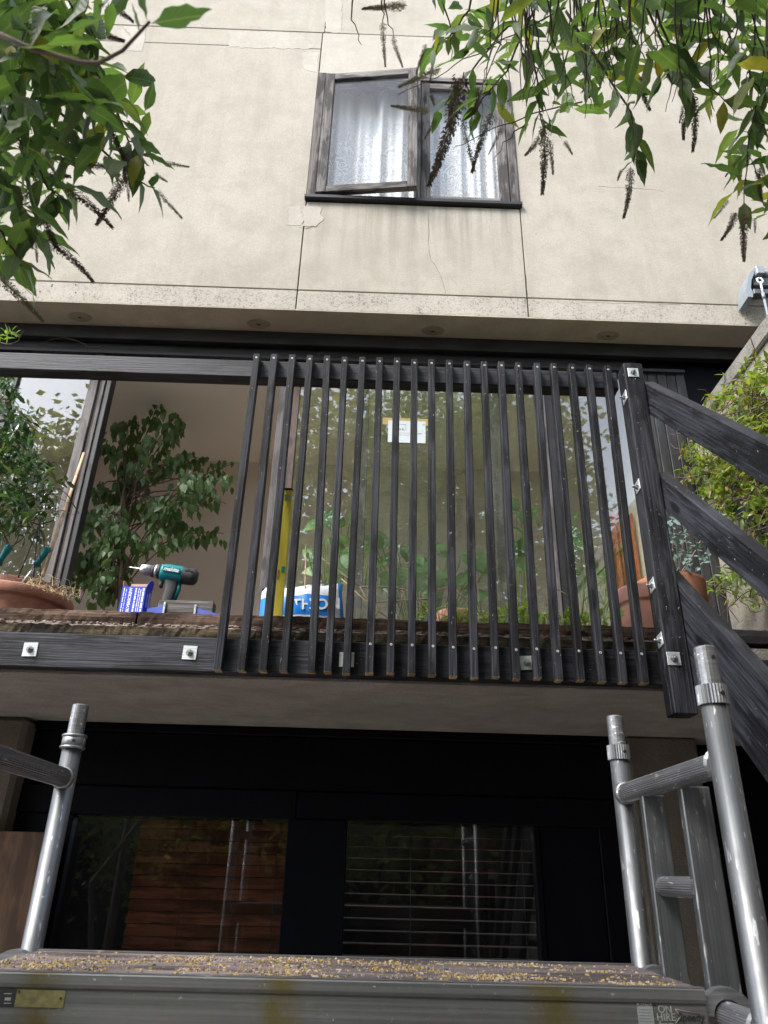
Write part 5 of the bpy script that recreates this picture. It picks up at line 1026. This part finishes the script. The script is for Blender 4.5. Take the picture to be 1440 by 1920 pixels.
trR = [([br_, br_+Vector((-0.05, 0.2, 1.6)), br_+Vector((-0.15, 0.5, 3.2)), pr(1500, -90, 2.5)], 0.05, 0.014), ([pr(1500, -90, 2.5), pr(1300, -130, 2.4), pr(1050, -90, 2.35), pr(880, -70, 2.3)], 0.014, 0.006), ([br_+Vector((-0.05, 0.2, 1.6)), br_+Vector((-0.2, 0.9, 2.4)), pr(1490, 150, 2.3)], 0.025, 0.008)]
shrub('leafy shrub with yellowing leaves and seed spikes hanging in at the upper right', br_, trR, tw, spR, [(polyR, 250), (polyR2, 190), (polyR3, 60)], 0, 33, rr, 0.10, 0.088)

# --- climbers
def climber(name, label, base, poly, plane, n, seed, sz, meshes, mass, twmat, ntw, nleaf=6, limit=300, group=None, lig=None):
    random.seed(seed); t = thing(name, label, 'climber', base, group); LV = Leaves(t, meshes, mass, SMALL, limit=limit)
    for i in range(n):
        p = plane(*sample(poly)); d = Vector((random.uniform(-1, 1), random.uniform(-1, 0.2), random.uniform(-0.6, 0.9))).normalized()
        for j in range(nleaf):
            q = p+d*sz*0.55*(j//2); s = d.cross(rv()).normalized()
            LV.add(q, d*0.5+s*(1 if j % 2 else -1)+Vector((0, -0.1, -0.1))+rv(0.3), Vector((0, -0.5, 1))+rv(0.6), sz*random.uniform(0.6, 1.15))
    LV.finish(); m = MB()
    for i in range(ntw):
        a = plane(*sample(poly)); pts = [a]; d = rv().normalized(); d.z = -abs(d.z)
        for k in range(5): d = (d+rv(0.5)).normalized(); pts.append(pts[-1]+d*0.05)
        m.tube(pts, [0.0025]*5+[0.0012], 5)
    tag(m.build('tangled_stems', twmat, t), kind='stuff'); return t
JAS = variants('leaf', M_JAS, SMALL, SP); IVY = variants('leaf', M_IVY, SMALL, SP)
polyJ = [(1296, 840), (1318, 780), (1345, 735), (1400, 690), (1500, 640), (1500, 1150), (1440, 1030), (1400, 990), (1350, 960), (1300, 910), (1272, 905), (1275, 860)]
plJ = lambda x, y: pxx(x, y, XW-random.uniform(0.0, 0.2))
climber('climbing_plant', 'sunlit bright green climber covering the boundary wall beside the stair', (XW, 2.8, 0.0), polyJ, plJ, 800, 3, 0.052, JAS, M_JASA, M_TWIGB, 240)
polyJ2 = [(1340, 1080), (1385, 1060), (1440, 1130), (1390, 1137), (1340, 1135), (1325, 1110)]
climber('climbing_plant', 'low green sprigs of climber at the foot of the boundary wall', (XW, 3.3, ZDECK), polyJ2, plJ, 34, 4, 0.045, JAS, M_JASA, M_TWIGB, 20)
polyI = [(-60, 700), (20, 690), (30, 760), (55, 790), (70, 850), (105, 900), (95, 940), (75, 1000), (40, 985), (20, 1000), (-60, 1010)]
plI = lambda x, y: py(x, y, random.uniform(2.75, 3.2))
climber('climbing_plant', 'dark glossy evergreen climber hanging at the left edge of the balcony', (-1.75, 3.0, ZDECK), polyI, plI, 300, 6, 0.055, IVY, M_IVYA, M_TWIGB, 60)
climber('climbing_plant', 'pale sprig of climber poking out under the eaves at far left', py(-10, 640, 3.0), [(-40, 605), (5, 602), (24, 606), (15, 640), (-40, 650)], lambda x, y: py(x, y, random.uniform(2.9, 3.1)), 7, 8, 0.045, JAS, M_JASA, M_TWIGB, 4)

# --- weeping fig in the room
random.seed(12)
fg = thing('weeping_fig', 'weeping fig tree standing indoors in the open doorway', 'indoor tree', (py(240, 1140, 4.5).x, 4.5, ZDECK+0.012)); LV = Leaves(fg, variants('leaf', M_FIC, OVATE, SP), M_FICA, OVATE)
fb0 = Vector((py(240, 1140, 4.5).x, 4.5, ZDECK+0.012)); tp = py(235, 900, 4.5)
m = MB(); m.tube([fb0+Vector((0, 0, 0.25)), fb0.lerp(tp, 0.5)+Vector((0.02, 0, 0)), tp], [0.02, 0.016, 0.011], 8); m.build('trunk', M_TRUNK, fg, smooth=True)
m = MB(); m.lathe([(0, 0), (0.13, 0), (0.17, 0.27), (0.175, 0.30), (0.16, 0.30), (0.15, 0.27), (0, 0.27)], 30); m.build('pot', M_TERRAD, fg, Matrix.Translation(fb0), True)
tips = [(150, 1130), (135, 1095), (190, 1132), (232, 1105), (128, 1045), (138, 1012), (165, 1090), (210, 1030), (265, 1020), (310, 1030), (365, 1000), (265, 745), (300, 752), (330, 782), (215, 795), (240, 770), (200, 830), (340, 800), (315, 830), (430, 872), (428, 905), (424, 945), (420, 1000), (385, 1010), (355, 930), (385, 860), (345, 855), (300, 880), (270, 900), (230, 870), (165, 938), (140, 975), (150, 1010), (175, 960), (200, 935), (130, 1070), (150, 1110), (180, 1125), (200, 1090), (215, 1060), (240, 1000), (290, 1000), (330, 1010), (310, 960), (255, 950), (345, 980), (375, 950), (400, 930), (220, 1000), (190, 1010), (360, 885), (275, 820), (260, 790), (240, 830), (225, 900), (170, 1050), (205, 1120)]
for tx, ty in tips:
    e = py(tx, ty, random.uniform(4.2, 4.85)); s = fb0.lerp(tp, random.uniform(0.45, 1.0)); mid = s.lerp(e, 0.55)+Vector((0, 0, 0.10)); P = [s, s.lerp(mid, 0.5)+Vector((0, 0, 0.03)), mid, mid.lerp(e, 0.5)+Vector((0, 0, 0.02)), e]
    m = MB(); m.tube(P, [0.006, 0.005, 0.004, 0.003, 0.002], 5); m.build('branch', M_TWIGB, fg, smooth=True)
    for j in range(26):
        u = random.uniform(0.35, 1.0)**0.6*4; i = min(3, int(u)); p = P[i].lerp(P[i+1], u-i)+rv(0.05)
        LV.add(p, Vector((random.uniform(-0.6, 0.6), random.uniform(-0.6, 0.6), -1)), Vector((random.uniform(-0.7, 0.7), -1, 0.4))+rv(0.5), random.uniform(0.05, 0.085))
LV.finish()

# --- broad-leaved house plants behind the fixed panes
def broad(label, poly, n, Y, seed, base):
    random.seed(seed); t = thing('house_plant', label, 'house plant', base, 'broad-leaved plants behind the glass'); ms = variants('leaf', M_POTH, HEART, [(0.12, 0.15, 0, 0.85), (0.25, 0.25, 0.01, 0.75), (0.05, 0.1, 0.01, 0.95)])
    m = MB()
    for i in range(n):
        x, y = sample(poly); p = py(x, y, random.uniform(*Y)); d = Vector((random.uniform(-0.8, 0.8), random.uniform(-0.5, 0.1), random.uniform(-1, 0.5)))
        place('leaf', random.choice(ms), leafM(p, d, Vector((random.uniform(-0.6, 0.6), -1, random.uniform(0.1, 0.9))), random.uniform(0.085, 0.15)), t)
        q = Vector((base[0]+random.uniform(-0.05, 0.05), base[1], base[2]+0.2)); m.tube([p, p.lerp(q, 0.3)+Vector((0, 0.03, 0.02)), q], [0.003, 0.003, 0.004], 5)
    m.build('stalks', M_WEED, t)
    k = MB(); k.lathe([(0, 0), (0.1, 0), (0.13, 0.2), (0.12, 0.2), (0.11, 0.18), (0, 0.18)], 24); k.build('pot', M_TERRAD, t, Matrix.Translation(base), True)
YH = (YG+0.22, YG+0.5)
broad('broad leaved plant indoors behind the pane next to the yellow level', [(562, 960), (600, 945), (660, 955), (665, 1060), (640, 1110), (600, 1090), (565, 1010)], 17, YH, 1, (py(620, 1140, YG+0.4).x, YG+0.4, ZDECK+0.012))
broad('broad leaved plant indoors behind the middle panes', [(690, 990), (740, 1005), (810, 1010), (850, 1040), (890, 960), (915, 1000), (915, 1130), (780, 1110), (700, 1090)], 40, YH, 2, (py(790, 1140, YG+0.4).x, YG+0.4, ZDECK+0.012))
broad('broad leaved plant indoors behind the pane left of the thick frame', [(945, 900), (1000, 960), (1000, 1110), (945, 1110)], 13, YH, 3, (py(975, 1140, YG+0.4).x, YG+0.4, ZDECK+0.012))
broad('broad leaved plant indoors behind the rightmost pane', [(1060, 900), (1100, 990), (1160, 1060), (1165, 1120), (1070, 1120)], 16, YH, 4, (py(1100, 1140, YG+0.4).x, YG+0.4, ZDECK+0.012))

# --- weeds and dead stems along the deck
def weed(label, poly, n, seed, Y, mat=M_WEED, sz=0.04):
    random.seed(seed); c = py(sum(p[0] for p in poly)/len(poly), 1150, sum(Y)/2); t = thing('weed_clump', label, 'weeds', (c.x, c.y, ZDECK), 'weeds growing on the deck'); ms = variants('leaf', mat, OVATE, SP[:3]); m = MB()
    for i in range(n):
        p = py(*sample(poly), random.uniform(*Y)); place('leaf', random.choice(ms), leafM(p, Vector((random.uniform(-1, 1), random.uniform(-1, 0.3), random.uniform(-0.3, 0.7))), Vector((0, -0.6, 1))+rv(0.4), sz*random.uniform(0.6, 1.2)), t)
        m.tube([p, Vector((p.x+random.uniform(-.03, .03), p.y+0.02, ZDECK-0.002))], [0.0012, 0.0018], 4)
    m.build('stalks', mat, t)
weed('bright green weeds on the deck edge behind the middle battens', [(780, 1135), (900, 1142), (905, 1166), (780, 1160)], 60, 1, (2.66, 2.85)); weed('bright green weeds on the deck edge left of the thick frame', [(905, 1143), (1010, 1135), (1010, 1170), (905, 1166)], 75, 2, (2.66, 2.85)); weed('bright green weeds on the deck edge before the pink pot', [(1015, 1148), (1165, 1150), (1165, 1176), (1015, 1172)], 90, 3, (2.66, 2.8))
dead = [([(573, 1148), (572, 1100), (574, 1022), (601, 1045), (655, 1085), (675, 1100)], M_STRAW), ([(675, 1100), (730, 1100), (760, 1106), (785, 1125), (800, 1150)], M_STEMP), ([(675, 1100), (690, 1130), (720, 1128), (790, 1124), (850, 1118)], M_STRAW), ([(748, 1155), (755, 1110), (752, 1104)], M_STRAW), ([(820, 1105), (845, 1100), (870, 1120), (890, 1150)], M_STEMP), ([(850, 1118), (835, 1135), (845, 1160)], M_STRAW), ([(905, 1165), (895, 1100), (892, 1070)], M_STEMP), ([(1090, 1160), (1095, 1120), (1094, 1085), (1100, 1075)], M_WEED), ([(1092, 1130), (1110, 1110), (1135, 1080)], M_WEED), ([(1115, 1165), (1140, 1130), (1142, 1105)], M_WEED), ([(1120, 1078), (1155, 1040), (1168, 1025)], M_WEED), ([(1045, 1105), (1068, 1118)], M_STRAW), ([(684, 1105), (688, 1060), (684, 1045)], M_WEED), ([(700, 1160), (712, 1140), (705, 1120)], M_STRAW), ([(640, 1085), (700, 1140), (730, 1160)], M_STRAW), ([(860, 1165), (880, 1130), (915, 1165)], M_STRAW)]
dt = thing('dead_stems', 'dry leafless stems and thin shoots straggling along the deck behind the battens', 'dead plant', (py(740, 1150, 2.72).x, 2.72, ZDECK)); random.seed(9)
for pts, mat in dead:
    Y = random.uniform(2.64, 2.8); m = MB(); m.tube([py(x, y, Y) for x, y in pts], [0.0028]*(len(pts)-1)+[0.0014], 6); m.build('stem', mat, dt, smooth=True)
# blue-green sedum and pink twigs in the dark pot by the stair
random.seed(14); se = thing('grey_leaved_plant', 'small blue green plant growing in the dark pot by the stair', 'plant', (py(1283, 1100, 3.2).x, 3.36, cD.z-0.03)); ms = variants('leaf', M_EUC, SMALL, [(0.1, 0.1, 0, 1.4), (0.2, 0.2, 0, 1.5)]); m = MB()
for i in range(190):
    x, y = sample([(1240, 960), (1275, 975), (1310, 1010), (1330, 1045), (1320, 1068), (1250, 1060)]) if i < 150 else sample([(1330, 950), (1380, 990), (1385, 1000), (1340, 975)])
    p = py(x, y, random.uniform(3.1, 3.3)); place('leaf', random.choice(ms), leafM(p, rv(), Vector((0, -1, 0.7))+rv(0.4), random.uniform(0.02, 0.036)), se)
    if i % 40 == 5: m.tube([p, p.lerp(Vector((py(1283, 1100, 3.2).x, 3.36, cD.z-0.03)), 0.5)+rv(0.04), Vector((py(1283, 1100, 3.2).x, 3.36, cD.z-0.03))], [0.0012, 0.0016, 0.002], 5)
m.build('stems', M_STEMP, se)

# ------------------------------------------------------------------ the garden behind the viewer, which the panes mirror
def tree(label, x, y, h, r, n, seed, mat=M_TREE, lean=0.0, ls=0.11):
    rnd = random.Random(seed); t = thing('garden_tree', label, 'tree', (x, y, 0), 'garden trees behind the viewer'); m = MB(); m.tube([(x, y, 0), (x+0.1, y, h*0.3), (x-0.1+lean, y+0.1, h*0.6), (x+lean, y, h*0.85)], [0.16, 0.12, 0.08, 0.03], 10)
    for i in range(9):
        a = rnd.uniform(0, 6.3); z = h*rnd.uniform(0.3, 0.7); m.tube([(x, y, z), (x+math.cos(a)*r*0.4, y+math.sin(a)*r*0.4, z+h*0.08), (x+math.cos(a)*r*0.8, y+math.sin(a)*r*0.8, z+h*0.13)], [0.05, 0.03, 0.012], 6)
    m.build('trunk', M_TRUNK, t, smooth=True); c = MB()
    cl = [(Vector((rnd.gauss(0, 0.55)*r, rnd.gauss(0, 0.4)*r, 0)), h*rnd.uniform(0.18, 0.97), rnd.uniform(0.35, 0.8)) for _ in range(int(n/60))]
    for cc, z, rad in cl:
        if cc.length > r*(1.15-0.4*(z/h)): cc = cc*(r*(1.15-0.4*(z/h))/cc.length)
        for i in range(60):
            p = Vector((x+lean*z/h, y, z))+cc+Vector((rnd.gauss(0, 0.5), rnd.gauss(0, 0.5), rnd.gauss(0, 0.5)))*rad; d = Vector((rnd.uniform(-1, 1), rnd.uniform(-1, 1), rnd.uniform(-1, 0.4))).normalized(); s = d.orthogonal().normalized(); s = (s+d.cross(s)*rnd.uniform(-1, 1)).normalized(); L_ = ls*rnd.uniform(0.7, 1.3)
            c.add([p, p+d*L_*0.5+s*L_*0.28, p+d*L_, p+d*L_*0.5-s*L_*0.28], [(0, 1, 2, 3)], tint=rnd.random())
    tag(c.build('crown', mat, t), kind='stuff')
tree('broad yellow green tree at the middle of the garden', 1.0, -4.6, 10.3, 3.3, 60000, 1, ls=0.15); tree('rounded green tree at the left of the garden', -5.2, -4.6, 9.0, 2.0, 26000, 2, ls=0.15); tree('tall green tree at the right of the garden', 6.6, -5.6, 8.2, 2.0, 12000, 3)
hd = thing('garden_hedge', 'dark evergreen hedge closing the garden behind the viewer', 'hedge', (0, -7.5, 0)); c = MB(); rnd = random.Random(8)
for i in range(9000):
    p = Vector((rnd.uniform(-10, 10), -7.3+rnd.gauss(0, 0.25), rnd.uniform(0, 3.4)+rnd.gauss(0, 0.15))); d = rv().normalized(); s = d.orthogonal().normalized()
    c.add([p, p+d*0.08+s*0.06, p+d*0.17, p+d*0.08-s*0.06], [(0, 1, 2, 3)], tint=rnd.random())
tag(c.build('foliage', M_HEDGE, hd), kind='stuff'); m = MB(); m.box((-10, -7.7, 0), (10, -7.4, 3.2)); m.build('hedge_core', M_SOIL, hd)
